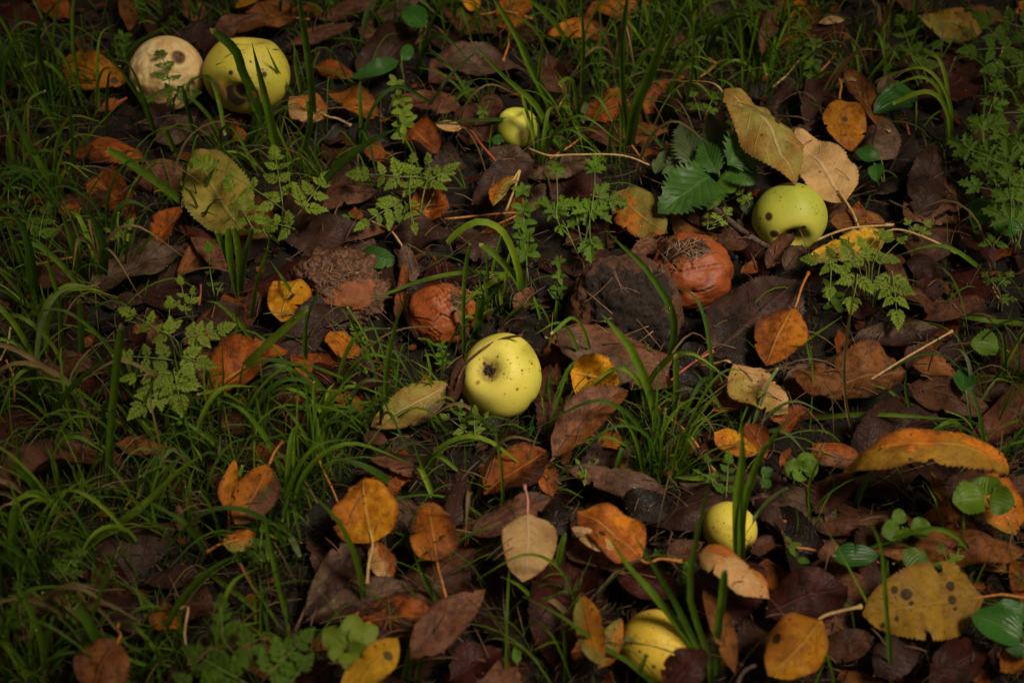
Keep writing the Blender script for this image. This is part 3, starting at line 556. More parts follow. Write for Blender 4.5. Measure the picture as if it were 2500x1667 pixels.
def apple_obj(i, axis, name, label, mat_args, kind=0, stem=None, calyx=False, sink=.82, rot=0, dim=(.28, .18), group='yellow apples fallen in the grass', shape=None, spotpx=(), R=None, res=(64, 44), up=None):
    x, y, w, h = APPLES[i]; C = P(x, y, .03); sc = pxs(C); R = w/2*sc; C = P(x, y, R*sink+.004); R = w/2*pxs(C)
    Z = (RIGHT*axis[0]+UPV*axis[1]-FWD*axis[2]).normalized(); X = Z.orthogonal().normalized(); X = Matrix.Rotation(rot, 3, Z) @ X; Y = Z.cross(X)
    M3 = Matrix((X, Y, Z)).transposed(); M = Matrix.Translation(C) @ M3.to_4x4(); Mi3 = M3.inverted()
    def dirpx(a, b):
        r = ray(a, b).normalized(); oc = CAM-C; bb = oc.dot(r); disc = bb*bb-oc.length_squared+R*R
        return (Mi3 @ ((CAM+r*(-bb-math.sqrt(max(disc, 0))))-C)).normalized()
    D0, f = sph_uv(*res)
    if shape: V, mask = shape(D0, R, dirpx, Mi3)
    else:
        t = np.arccos(np.clip(D0[:, 2], -1, 1)); a = np.arctan2(D0[:, 1], D0[:, 0])
        lob = 1+.018*np.cos(5*a+1)*np.cos(t/2)**2+.022*np.cos(2*a+i)+.015*np.cos(3*a+i*2)
        rho = R*np.sin(t)*(1+.05*np.cos(t))*lob*1.0
        z = R*(.90*np.cos(t))*(1+.03*np.cos(a+i)*np.sin(t))-R*dim[0]*np.exp(-(t/.30)**2)*1.0+R*dim[1]*np.exp(-((math.pi-t)/.26)**2)
        # shoulders round the hollow
        z += R*.05*np.exp(-((t-.62)/.25)**2)
        V = np.stack([rho*np.cos(a), rho*np.sin(a), z], 1); mask = None
    spots = [(tuple(dirpx(a, b)), ang, c, ring) for a, b, ang, c, ring in spotpx]
    mt = apple_mat(name+'_skin', spots=spots, **mat_args)
    me = mesh(name, V.tolist(), f, mt)
    if mask is not None:
        at = me.color_attributes.new('mask', 'FLOAT_COLOR', 'POINT'); arr = np.ones((len(V), 4), dtype=np.float32); arr[:, :mask.shape[1]] = mask
        at.data.foreach_set('color', arr.ravel())
    o = link(name, me, mw=M); tag(o, label, 'apple', group)
    if stem:
        top = R*(.90-dim[0]); ln = stem*R
        v, ff, uv = tube([Vector((0, 0, top-.002)), Vector((.02*R, 0, top+ln*.5)), Vector((.10*R, .03*R, top+ln))], lambda t: .0011+(.0008 if t > .9 else 0), 8, 7)
        link('stem', mesh('stem', v, ff, M_twig, uv), o)
    if calyx:
        mb = MB(); rr = random.Random(i)
        top = R*(.90-dim[0])
        for k in range(7):
            a = k*.9+rr.uniform(-.2, .2); d = Vector((math.cos(a), math.sin(a), 0)); ln = R*rr.uniform(.10, .17)
            mb.add(*tube([Vector((0, 0, top))+d*.0012, Vector((0, 0, top+.0025))+d*ln*.6, Vector((0, 0, top+.0035+.001*rr.random()))+d*ln*(.5+rr.random()*.5)], lambda t: .0013*(1-t)+.0003, 5, 5))
        link('calyx', mb.mesh('calyx', simple('calyx_dry', (.05,.03,.02), (.02,.012,.008), 700, .9)), o)
    return o, dirpx, M, R
YEL = dict(base=(.60,.51,.08), blush=(.67,.56,.12), side=(.46,.44,.055))
BR = (.05,.022,.012); BRR = (.20,.10,.02)
apple_obj(0, (-.36, .20, .90), 'apple', 'large yellow apple with open calyx and dark strand across it, centre of the photo', dict(**YEL, russet=(.05,.03), dot=.5), calyx=True, rot=.4,
    spotpx=[(1172,880,.05,BR,BRR),(1300,887,.03,BR,BRR),(1304,870,.02,BR,BRR),(1297,848,.018,BR,BRR),(1160,935,.06,(.35,.16,.04),(.45,.33,.06)),(1185,928,.04,(.35,.13,.04),(.45,.33,.06))], dim=(.20,.1))
apple_obj(1, (.03, -.74, .62), 'apple', 'green apple with three dark round spots and a deep stalk hollow', dict(base=(.42,.42,.05), blush=(.52,.47,.08), side=(.32,.36,.045), russet=(.06,.03), dot=.2), stem=.25, dim=(.42,.1), sink=.72,
    spotpx=[(1877,529,.115,(.035,.02,.012),(.12,.09,.02)),(1890,573,.12,(.035,.02,.012),(.10,.06,.02)),(1965,558,.07,(.04,.02,.012),(.12,.07,.02)),(1857,534,.03,BR,BRR),(1905,480,.025,BR,BRR)])
apple_obj(2, (.05, .8, .3), 'apple', 'yellow apple behind grass blades with brown rot on its lower left', dict(base=(.60,.50,.06), blush=(.64,.52,.09), side=(.48,.44,.05), dot=.7), stem=None,
    spotpx=[(563,178,.06,(.03,.015,.01),(.2,.13,.03)),(645,182,.07,(.03,.015,.01),(.2,.13,.03)),(572,238,.36,(.03,.02,.015),(.25,.17,.04)),(595,222,.22,(.03,.02,.015),(.22,.13,.04)),(525,225,.30,(.30,.15,.05),(.42,.30,.08)),(620,235,.2,(.12,.05,.02),(.3,.2,.05)),(612,150,.03,BR,BRR),(660,165,.025,BR,BRR)])
def gnawed(D0, R, dirpx, Mi3):
    F = np.array(dirpx(398, 178)); d = D0@F
    n = np.array([noise.noise(Vector(p)*3.5) for p in D0.tolist()])
    n2 = np.array([noise.noise(Vector(p)*11) for p in D0.tolist()])
    d0 = -.15+.12*n; k = np.where(d > d0, d0/np.maximum(d, .05), 1.0)
    V = D0*R; cut = d > d0
    V = np.where(cut[:, None], V-np.outer((d-d0)*R*.22, F)+np.outer(R*(.07*n+.05*n2), F), V)
    m = np.clip((d-d0+.01)/.03, 0, 1)
    hole = np.array(dirpx(433, 140)); hd = D0@hole; hm = np.clip((hd-.975)/.015, 0, 1); V = V-np.outer(hm*R*.12, F)
    rt = np.array(dirpx(470, 215)); rm = np.clip((D0@rt-.90+.05*n)/.05, 0, 1)*m*.35
    return V, np.stack([m, np.maximum(hm, rm), m*0], 1)
apple_obj(3, (0, .2, 1), 'gnawed_apple', 'gnawed apple showing pale flesh with a small dark core hole', dict(base=(.62,.50,.16), blush=(.60,.42,.14), side=(.6,.5,.16), flesh=((.70,.54,.27), (.62,.40,.17))), shape=gnawed, group=None, res=(90, 60))
apple_obj(4, (-.1, .6, .4), 'apple', 'small yellow-green apple half hidden behind a horizontal grass blade', dict(base=(.50,.50,.06), blush=(.55,.52,.08), side=(.42,.44,.05), dot=.2), spotpx=[(1278,335,.36,(.20,.15,.03),(.32,.27,.04)),(1275,268,.04,BR,BRR)])
apple_obj(5, (.55, .7, -.3), 'apple', 'small freckled yellow apple beneath the arched red-topped leaf', dict(base=(.64,.48,.06), blush=(.66,.52,.10), side=(.55,.46,.06), dot=.9, russet=(.08,.03)), dim=(.25,.1))
apple_obj(6, (.62, .76, -.02), 'apple', 'front yellow apple with reddish freckles at the bottom edge', dict(base=(.70,.48,.045), blush=(.70,.50,.07), side=(.62,.42,.04), dot=.9, dotc=(.28,.06,.02), russet=(.10,.03)), stem=.22, dim=(.10,.06),
    spotpx=[(1560,1590,.06,(.22,.05,.02),(.5,.25,.04)),(1595,1630,.07,(.12,.06,.03),(.35,.22,.05)),(1533,1588,.04,(.22,.05,.02),(.5,.25,.04))])
# ------- rotten ones
def rot_mat(name, skin, skin2, dark, mould, bump=.0015, rough=.5):
    s = NT(name); tc, oi, vec = s.coords()
    at = s.n('ShaderNodeAttribute', {'attribute_name': 'mask'}); sp = s.n('ShaderNodeSeparateColor', Color=at.outputs['Color'])
    n1 = s.noise(vec, 55, 4, .6); n2 = s.noise(vec, 320, 4, .7)
    col = s.mix(s.sstep(n1, .38, .62), skin, skin2); col = s.mix(s.sstep(n2, .58, .75, 0, .6), col, dark)
    mo = s.mix(s.sstep(n2, .42, .6), mould, dark)
    wob = s.math('MULTIPLY', s.math('SUBTRACT', n2, .5), .6)
    col = s.mix(s.sstep(s.math('ADD', sp.outputs[1], wob), .35, .65), col, mo)
    col = s.mix(sp.outputs[0], col, dark)
    vo = s.n('ShaderNodeTexVoronoi', Vector=vec, Scale=160.0).outputs['Distance']
    return s.out(col, rough, s.math('ADD', n2, s.math('MULTIPLY', vo, .3)), 0, .4, bump, .8)
def rotten(i, label, mats, cracks=(), lump=.09, fine=.02, squash=.85, mouldpx=(), crush=0, sink=.7, holes=(), clean=(), asp=None, depth=.07, cw=.026):
    x, y, w, h = APPLES[i]; C = P(x, y, .03); R = w/2*pxs(C); C = P(x, y, R*sink); R = w/2*pxs(C)
    def dirpx(a, b):
        r = ray(a, b).normalized(); oc = CAM-C; bb = oc.dot(r); disc = bb*bb-oc.length_squared+R*R
        return ((CAM+r*(-bb-math.sqrt(max(disc, 0))))-C).normalized()
    D0, f = sph_uv(120, 84)
    PL = D0.tolist(); off = i*7.3
    n1 = np.array([noise.noise(Vector(p)*2.2+Vector((off, 0, 0))) for p in PL]); n2 = np.array([noise.noise(Vector(p)*7+Vector((off, 0, 0))) for p in PL]); n3 = np.array([noise.noise(Vector(p)*20+Vector((off, 0, 0))) for p in PL])
    rr = 1+lump*n1+fine*n2+fine*.5*n3
    cm = np.zeros(len(D0))
    for line in cracks:
        q = []
        for a, b in zip(line, line[1:]): q += [dirpx(a[0]+(b[0]-a[0])*t/14, a[1]+(b[1]-a[1])*t/14) for t in range(15)]
        q = np.array([list(v) for v in q]); dist = np.arccos(np.clip((D0@q.T).max(1), -1, 1))+.012*n3
        cm = np.maximum(cm, np.clip(1-dist/cw, 0, 1)); rr = rr+.025*np.exp(-((dist-cw*2)/(cw*1.2))**2)
    rr = rr-depth*cm**.7
    mm = np.zeros(len(D0))
    for a, b, r in mouldpx: mm = np.maximum(mm, np.clip((r-np.arccos(np.clip(D0@np.array(dirpx(a, b)), -1, 1)))/(r*.4)+.7*n2, 0, 1))
    for a, b, r in clean:
        kk = np.clip((r-np.arccos(np.clip(D0@np.array(dirpx(a, b)), -1, 1)))/(r*.3)+.5*n2, 0, 1); mm = mm*(1-kk); rr = rr*(1-kk)+(1+lump*.3*n1)*kk*.97
    rr = rr+mm*(.035*n3+.05*n2)
    for a, b, r, dd in holes:
        dist = np.arccos(np.clip(D0@np.array(dirpx(a, b)), -1, 1)); rr = rr-dd*np.exp(-(dist/r)**2)
    V = D0*R*rr[:, None]; V[:, 2] *= squash
    if asp: V[:, 1] *= asp
    me = mesh('rotten_apple', V.tolist(), f, mats)
    at = me.color_attributes.new('mask', 'FLOAT_COLOR', 'POINT'); arr = np.ones((len(V), 4), dtype=np.float32); arr[:, 0] = np.clip(cm*1.6, 0, 1); arr[:, 1] = mm; arr[:, 2] = 0
    at.data.foreach_set('color', arr.ravel())
    o = link('rotten_apple', me, mw=Matrix.Translation(C)); tag(o, label, 'rotten apple', 'rotting apples'); return o, C, R
OR1 = rot_mat('rot_orange', (.26,.058,.010), (.16,.034,.008), (.03,.011,.006), (.05,.028,.017), .0009, .5)
OR2 = rot_mat('rot_salmon', (.32,.075,.015), (.22,.046,.010), (.045,.016,.008), (.05,.035,.016), .0008, .48)
OR3 = rot_mat('rot_mush', (.27,.075,.018), (.17,.05,.016), (.045,.020,.010), (.15,.065,.032), .003, .5)
OR4 = rot_mat('rot_black', (.05,.022,.012), (.11,.038,.015), (.010,.006,.004), (.028,.015,.009), .006, .85)
OR5 = rot_mat('rot_brown', (.12,.045,.015), (.075,.03,.012), (.025,.012,.008), (.05,.03,.02), .003, .6)
rotten(7, 'orange rotten apple with its skin cracked in long horizontal splits', OR1,
    cracks=[[(1625,650),(1660,655),(1700,645),(1760,637),(1786,640)],[(1636,665),(1648,645),(1628,625),(1622,612)],[(1640,690),(1640,660)],[(1690,715),(1722,706),(1745,694)],[(1645,612),(1700,608),(1750,605)]],
    mouldpx=[(1640,600,.5),(1690,590,.45)], holes=[(1690,712,.10,.10)])
rotten(8, 'salmon-orange rotten apple with one split, left of the yellow apple', OR2, cracks=[[(1006,772),(1040,775),(1058,782)],[(1058,782),(1075,760),(1100,772)],[(1055,795),(1075,815),(1062,850)],[(1060,800),(1030,830)]], mouldpx=[(1125,730,.4),(1135,800,.45),(1130,690,.4)], asp=1.0)
rotten(9, 'mushy collapsed rotten apple with fibrous grey-brown top and orange flesh', OR3, lump=.28, fine=.09, squash=.62, mouldpx=[(780,690,2.2),(900,655,1.6)], clean=[(862,712,.50),(790,735,.25),(905,680,.22)], sink=.35, holes=[(815,700,.16,.14)], asp=.9)
rotten(10, 'big black mouldy rotten apple under the long bent grass blade', OR4, lump=.07, fine=.06, squash=.95, mouldpx=[(1530,740,.9),(1480,700,.6),(1600,700,.5),(1600,820,.6)], sink=.55, asp=.95)
rotten(11, 'shrivelled brown rotten apple below the left feathery frond', OR5, lump=.16, fine=.09, squash=.8, sink=.6)
# ------------------------------------------------------------------ grass traced blade by blade (root to tip, photo pixels)
G = [
(18,[(1275,739),(1265,660),(1240,590),(1210,555),(1165,545),(1120,570),(1092,595)],'lime',1),(20,[(1275,739),(1262,690),(1220,640),(1171,597)],'blade',1),
(14,[(1257,671),(1221,672),(1136,668),(1029,689),(957,714),(886,732)],'blade',0),(16,[(1257,671),(1220,682),(1186,700),(1145,728),(1114,761)],'lime',0),
(12,[(1112,762),(1125,790),(1150,828)],'straw',0),(10,[(1132,861),(1132,750),(1140,660),(1150,593)],'blade',1),(22,[(1164,821),(1168,760),(1175,714)],'dark',1),(4,[(1010,677),(1100,625),(1178,564)],'pale',0),(8,[(1135,778),(1165,772),(1196,757)],'lime',0),
(18,[(1634,896),(1640,850),(1643,786),(1625,732),(1571,650),(1520,598),(1479,554)],'dark',0),(22,[(1607,1060),(1589,964),(1543,857),(1500,806),(1464,768)],'blade',0),(16,[(1646,1060),(1650,960),(1648,864)],'blade',1),
(10,[(1740,1040),(1660,992),(1586,955)],'blade',0),(26,[(1800,1400),(1800,1230),(1815,1120),(1812,1005)],'blade',0),(20,[(1806,1400),(1808,1330),(1815,1240),(1855,1125),(1900,1060),(1938,1008)],'blade',0),
(11,[(1818,1305),(1850,1257),(1880,1225),(1924,1192)],'pale',1),(20,[(1752,1645),(1750,1560),(1762,1470),(1769,1389)],'blade',1),(22,[(1725,1640),(1676,1556),(1587,1447),(1521,1370),(1467,1269)],'blade',0),
(18,[(1725,1640),(1705,1590),(1653,1486),(1595,1389),(1537,1296)],'dark',0),(16,[(1735,1680),(1728,1600),(1684,1463),(1697,1330),(1720,1230),(1738,1157)],'blade',0),(16,[(1719,1629),(1626,1579),(1529,1556),(1448,1542)],'pale',0),
(14,[(1600,1680),(1540,1620),(1471,1579),(1370,1505),(1277,1455)],'blade',0),(10,[(1380,1662),(1374,1563),(1370,1478)],'blade',0),(7,[(1304,1520),(1304,1470),(1350,1450),(1401,1432)],'blade',0),(5,[(1200,1424),(1300,1418),(1382,1412),(1455,1436)],'straw',0),
(9,[(2168,1560),(2129,1497),(2067,1381),(2001,1259)],'lime',0),(6,[(1984,1310),(1992,1280),(2001,1259)],'lime',0),(11,[(2177,1680),(2160,1447),(2145,1331),(2110,1254)],'blade',0),(16,[(2086,1250),(2110,1184),(2148,1141),(2199,1124),(2249,1132),(2284,1153)],'blade',0),
(7,[(2510,1450),(2497,1420),(2450,1312)],'blade',0),(7,[(1980,1308),(1974,1195),(1990,1140),(2009,1106),(1970,1093)],'lime',0),(7,[(1950,1340),(1950,1280),(1938,1220)],'blade',0),
(14,[(1886,884),(1960,835),(2057,775)],'lime',0),(12,[(1979,1029),(2107,1012),(2229,1014),(2364,1023)],'blade',0),(10,[(2229,1043),(2214,964),(2218,900)],'blade',0),(11,[(2214,1010),(2175,955),(2121,934)],'blade',0),(18,[(2489,796),(2420,785),(2341,777)],'blade',1),
(8,[(2085,1075),(2068,1000),(2059,911),(2064,821),(2079,732),(2086,668)],'straw',0),(12,[(2410,680),(2371,636),(2318,604),(2264,604),(2186,632)],'blade',0),(5,[(2254,950),(2280,860),(2314,750)],'straw',0),(6,[(2370,1080),(2368,1020),(2362,960)],'blade',0),(7,[(2400,1000),(2393,940),(2382,890)],'blade',0),
(10,[(2520,960),(2480,958),(2442,970)],'lime',0),(7,[(2400,960),(2440,910),(2480,830)],'dark',0),(7,[(2470,900),(2440,850),(2500,820)],'dark',0),(6,[(2300,750),(2330,700),(2310,690)],'pale',0),
(18,[(768,320),(757,196),(743,89),(732,0),(728,-40)],'blade',0),(14,[(739,420),(757,303),(750,246)],'blade',1),(24,[(743,540),(789,453),(850,389),(921,339),(982,309)],'dark',0),(10,[(1014,310),(1060,240),(1100,186),(1168,127)],'pale',1),(11,[(1345,310),(1300,293),(1229,291),(1136,295),(1029,305)],'dark',0),
(16,[(1382,370),(1353,343),(1307,260),(1261,214),(1207,161),(1146,89)],'blade',0),(18,[(1345,270),(1321,214),(1296,168),(1261,89),(1207,0),(1195,-30)],'blade',0),(26,[(1533,365),(1557,250),(1593,171),(1621,82),(1629,11)],'blade',0),(14,[(1534,352),(1521,214),(1520,118),(1532,0),(1535,-20)],'blade',0),
(12,[(1420,240),(1425,100),(1418,-10)],'blade',0),(14,[(1311,270),(1318,171),(1332,50)],'lime',0),(16,[(1390,120),(1343,46),(1296,0),(1280,-25)],'blade',0),(14,[(1375,310),(1371,261),(1386,264),(1411,314),(1421,368)],'lime',0),(12,[(1482,415),(1486,329),(1507,271)],'blade',0),
(7,[(1657,300),(1682,221),(1695,107),(1682,-10)],'blade',0),(8,[(1660,135),(1700,100),(1750,91),(1786,104)],'pale',0),(7,[(1810,140),(1804,71),(1779,21)],'blade',0),(12,[(1480,620),(1475,560)],'dark',0),
(14,[(125,250),(96,143),(95,79),(114,46),(154,-5)],'dark',0),(9,[(270,190),(275,100),(250,-5)],'blade',0),(15,[(155,350),(121,279),(82,218),(39,146)],'blade',0),(22,[(145,480),(79,375),(43,304),(-5,195)],'dark',0),(18,[(146,478),(107,421),(68,357)],'blade',1),(12,[(179,470),(175,321),(161,171)],'blade',0),
(20,[(478,524),(393,450),(321,400),(261,368)],'blade',1),(13,[(380,340),(346,250),(304,179),(257,111)],'blade',0),(10,[(386,345),(357,261),(321,171),(271,107)],'dark',0),(12,[(300,135),(360,90),(429,54)],'blade',0),(22,[(640,290),(621,232),(593,179),(571,125),(514,75)],'dark',1),
(22,[(684,416),(661,304),(639,196),(618,104)],'blade',0),(11,[(730,260),(682,186),(650,111)],'blade',0),(13,[(500,189),(554,143),(604,125),(700,123)],'dark',0),(10,[(462,240),(464,200),(511,189),(536,250),(550,332)],'blade',1),(14,[(432,382),(400,314)],'lime',1),(10,[(507,377),(570,345),(654,314)],'lime',0),(9,[(262,350),(264,200),(275,170)],'blade',0),(9,[(179,382),(229,321),(307,246)],'lime',0),
(22,[(198,682),(189,643),(168,571),(143,500)],'blade',0),(24,[(248,705),(250,625),(232,554),(205,507)],'dark',0),(22,[(86,748),(77,643),(54,546),(0,505)],'dark',0),(16,[(70,690),(36,589),(7,521)],'blade',0),(14,[(216,735),(179,679),(132,629),(82,596),(36,595),(7,625)],'blade',0),(12,[(156,862),(143,732),(121,661),(114,596)],'blade',0),(16,[(200,878),(189,732)],'blade',1),(13,[(43,832),(71,771),(125,721)],'blade',0),
(16,[(86,1000),(86,911),(57,857),(29,829)],'blade',0),(15,[(108,1065),(161,964),(214,911),(279,861)],'dark',0),(19,[(267,1215),(271,1060),(279,964),(286,875),(296,789)],'blade',1),(16,[(252,1080),(257,979)],'blade',1),(11,[(339,1065),(350,993),(386,904)],'lime',0),
(16,[(586,736),(560,650),(529,564)],'blade',1),(17,[(584,738),(565,640),(557,554)],'blade',1),(16,[(587,738),(580,640),(571,552)],'lime',1),(16,[(590,738),(600,640),(618,556)],'blade',1),(10,[(614,790),(629,679),(654,614),(664,550)],'blade',0),(7,[(536,1065),(541,930),(543,811)],'blade',0),(10,[(597,870),(586,821),(571,736)],'blade',0),(12,[(623,852),(586,793),(536,743),(504,732)],'blade',0),
(19,[(566,935),(600,889),(654,836),(754,750)],'lime',1),(11,[(750,925),(743,839),(746,786),(768,732),(814,686)],'blade',0),(12,[(757,1065),(754,1000),(750,929)],'blade',0),(14,[(943,1065),(943,911),(964,804),(996,711)],'blade',0),(17,[(802,1010),(754,950),(718,911),(671,893),(621,911)],'blade',0),(12,[(978,1003),(1029,957),(1114,911)],'blade',0),(11,[(880,1065),(850,982),(832,925)],'blade',0),(9,[(722,735),(690,680),(661,640)],'blade',0),
(20,[(972,1206),(929,1161),(871,1130),(794,1114)],'dark',0),(16,[(888,1512),(886,1447),(867,1370),(832,1292),(786,1234),(739,1184)],'blade',0),(18,[(708,1530),(685,1428),(662,1331),(643,1246)],'blade',0),(18,[(670,1257),(700,1305),(732,1356)],'pale',1),(9,[(643,1250),(690,1240),(735,1255),(770,1290)],'blade',0),(12,[(1062,1200),(1030,1126),(1003,1060)],'blade',0),(18,[(1078,1485),(1041,1420),(1010,1350)],'dark',0),(8,[(1225,1296),(1227,1176),(1212,1060),(1205,1000)],'blade',0),(6,[(1138,1235),(1136,1140),(1134,1060)],'lime',0),(6,[(1139,1235),(1150,1190),(1165,1155)],'lime',0),(16,[(1015,1675),(1035,1602),(1092,1497)],'blade',0),(24,[(991,1680),(1005,1610),(1018,1560)],'blade',1),
(20,[(232,1322),(310,1262),(368,1219),(445,1149),(519,1103)],'lime',0),(19,[(368,1608),(410,1525),(465,1440),(534,1378),(600,1347)],'blade',0),(16,[(500,1350),(465,1293),(426,1257),(364,1230)],'dark',0),(10,[(488,1310),(457,1215),(441,1157)],'blade',0),(24,[(35,1404),(35,1312),(35,1230)],'blade',1),(20,[(150,1296),(101,1300),(77,1331),(77,1389),(108,1447)],'blade',1),(26,[(271,1680),(248,1594),(217,1525),(186,1474)],'dark',1),(16,[(112,1645),(97,1555),(58,1466),(31,1408)],'blade',0),(11,[(174,1670),(217,1525),(271,1389),(333,1327)],'blade',0),(12,[(519,1408),(573,1447),(622,1492)],'lime',1),(10,[(147,1210),(135,1145),(112,1079)],'lime',0),(20,[(50,1218),(46,1137),(39,1060)],'blade',0),(24,[(118,1280),(77,1176),(0,1105)],'dark',0),(12,[(302,1680),(387,1610),(472,1567)],'dark',0),(18,[(298,1228),(329,1188),(376,1145)],'dark',0),
(12,[(20,1667),(0,1600),(-10,1540)],'dark',0),(18,[(100,1690),(60,1620),(20,1570)],'dark',0),(14,[(10,1500),(5,1400),(-5,1300)],'dark',0),(5,[(60,1230),(120,1190),(260,1178)],'blade',0),
(7,[(1560,1170),(1550,1110),(1535,1060)],'blade',0),(8,[(1590,1180),(1588,1100),(1580,1040)],'blade',0),(9,[(1605,1190),(1610,1100),(1600,1030)],'blade',0),(9,[(1650,1165),(1670,1100),(1680,1050)],'blade',0),(11,[(1575,1175),(1555,1080),(1520,1020)],'blade',0),(8,[(1640,1200),(1645,1110),(1655,1060)],'lime',0),
(16,[(1745,1165),(1700,1164),(1628,1166)],'blade',0),(9,[(860,1060),(900,1000),(912,960)],'blade',0),(8,[(1580,1600),(1560,1650),(1550,1690)],'blade',0),
]
def pt_h(pts, arch):
    # heights: rising with the root-to-point climb in the picture, plus an arch where the blade bends over
    r = pts[0]; sc = pxs(P(r[0], r[1], 0)); ln = [0]
    for a, b in zip(pts, pts[1:]): ln.append(ln[-1]+math.hypot(b[0]-a[0], b[1]-a[1]))
    L = ln[-1]*sc; out = []
    for (x, y), l in zip(pts, ln):
        t = l/ln[-1]
        up = max(0, r[1]-y)*sc*1.36
        out.append(max(up, arch*math.sin(math.pi*min(t*.8, 1))*L)+.0015+.010*min(1, t*4))
    return out
def clear(x, y, m=.52):
    return all(math.hypot((x-a[0])/1.0, y-a[1]) > max(a[2], a[3])*m+12 for a in APPLES) and all(math.hypot(x-a, y-b) > r for a, b, r in ((900,1245,85),(1283,1335,70),(2030,410,70),(1850,340,60),(1060,1300,50),(620,1200,50),(1440,1290,60),(2250,1480,90),(1910,1580,70),(540,460,60),(1450,890,45),(2250,1080,70),(1850,940,50),(1890,820,50),(1445,1040,50),(340,660,50),(1500,860,50),(1085,1530,50)))
def blade_geo(pts3, w, cut, rs, n=14):
    c = spline(pts3, n); v = []; f = []; uv = []
    full = rs.random() < .4; ph = rs.uniform(-.7, .7); tw = rs.uniform(-1.0, 1.0); wob = rs.uniform(-.0022, .0022)
    for i, p in enumerate(c):
        t = i/n; T = (c[min(i+1, n)]-c[max(i-1, 0)]).normalized()
        n0 = toc(p)*.8+Vector((0, 0, .5)); S = T.cross(n0).normalized(); S = Matrix.Rotation(ph*.5+tw*(t-.5), 3, T) @ S; N = S.cross(T)
        ww = w/2*min(1, .55+t*2.2)*(1 if cut else (1-max(0, (t-.45)/.55)**1.7))
        if cut and t > .85: ww *= 1-.12*(t-.85)/.15
        if cut and i == n: ww *= .72
        ww = max(ww, .00012); jg = [T*ww*rs.uniform(-.9, .7) if cut and i == n else Vector() for _ in range(5)]
        p = p+S*wob*math.sin(t*5+ph*3)*t
        v += [p-S*ww+N*ww*.45+jg[0], p-S*ww*.45-N*ww*.02+jg[1], p-N*ww*.18+jg[2], p+S*ww*.45-N*ww*.02+jg[3], p+S*ww+N*ww*.45+jg[4]]
        uv += [(t*(1 if cut or full else .93), k/4) for k in range(5)]
    for i in range(n):
        for k in range(4): a = i*5+k; f.append((a, a+1, a+6, a+5))
    return v, f, uv
roots = []
for g in G:
    rs = random.Random(len(roots)); w, pts, mk, cut = g
    down = pts[-1][1] > pts[0][1]-20
    hs = pt_h(pts, .22 if down else .10)
    p3 = [P(x, y, h) for (x, y), h in zip(pts, hs)]
    roots.append((pts[0], p3, w, mk, cut, rs))
clusters = []
for r in roots:
    for c in clusters:
        if math.hypot(c[0][0][0]-r[0][0], c[0][0][1]-r[0][1]) < 62: c.append(r); break
    else: clusters.append([r])
KW = {'blade': 'mid-green', 'dark': 'dark green', 'lime': 'light green', 'pale': 'pale green', 'straw': 'dry straw-coloured'}
for ci, c in enumerate(clusters):
    base = P(c[0][0][0], c[0][0][1], 0)
    e = bpy.data.objects.new('grass_tuft', None); COL.objects.link(e); e.location = base; e.empty_display_size = .01
    for r in c:
        p3 = [q-base for q in r[1]]; w = r[2]*pxs(r[1][0])*.98
        # root reaches the soil
        foot = Vector((p3[0].x, p3[0].y, -.006)); p3 = [foot]+[p3[0]+Vector((0, 0, .002))]+p3[1:]
        cc = spline([q+base for q in p3], 14)
        for ii, q in enumerate(cc):
            for (sc_, sr) in SPH:
                k = 0
                while (q-sc_).length < sr*1.18 and k < 60 and ii > 1: q = q+toc(q)*.002; k += 1
            cc[ii] = q
        g = blade_geo(cc, w, r[4], r[5]); g = ([q-base for q in g[0]], g[1], g[2])
        link('blade', mesh('blade', *g[:2], GREEN[r[3]], g[2]), e)
    top = min(q[1] for r in c for q in [r[0]]); r0 = max(c, key=lambda r: r[2])
    tip = CAM; 
    n = len(c); cnt = {1: 'single', 2: 'pair of', 3: 'tuft of three', 4: 'tuft of four'}.get(n, 'tuft of several')
    wd = 'broad' if r0[2] > 17 else 'slender' if r0[2] < 11 else 'long'
    tx = r0[1][-1]-r0[1][0]; lean = 'leaning right' if tx.x > .03 else 'leaning left' if tx.x < -.03 else 'upright'
    cutw = 'cut-tipped ' if r0[4] else ''
    auto(e, f"{cnt} {wd} {cutw}{KW[r0[3]]} {'blades' if n > 1 else 'blade'} {lean}", c[0][0], 'grass', 'larger grass tufts')

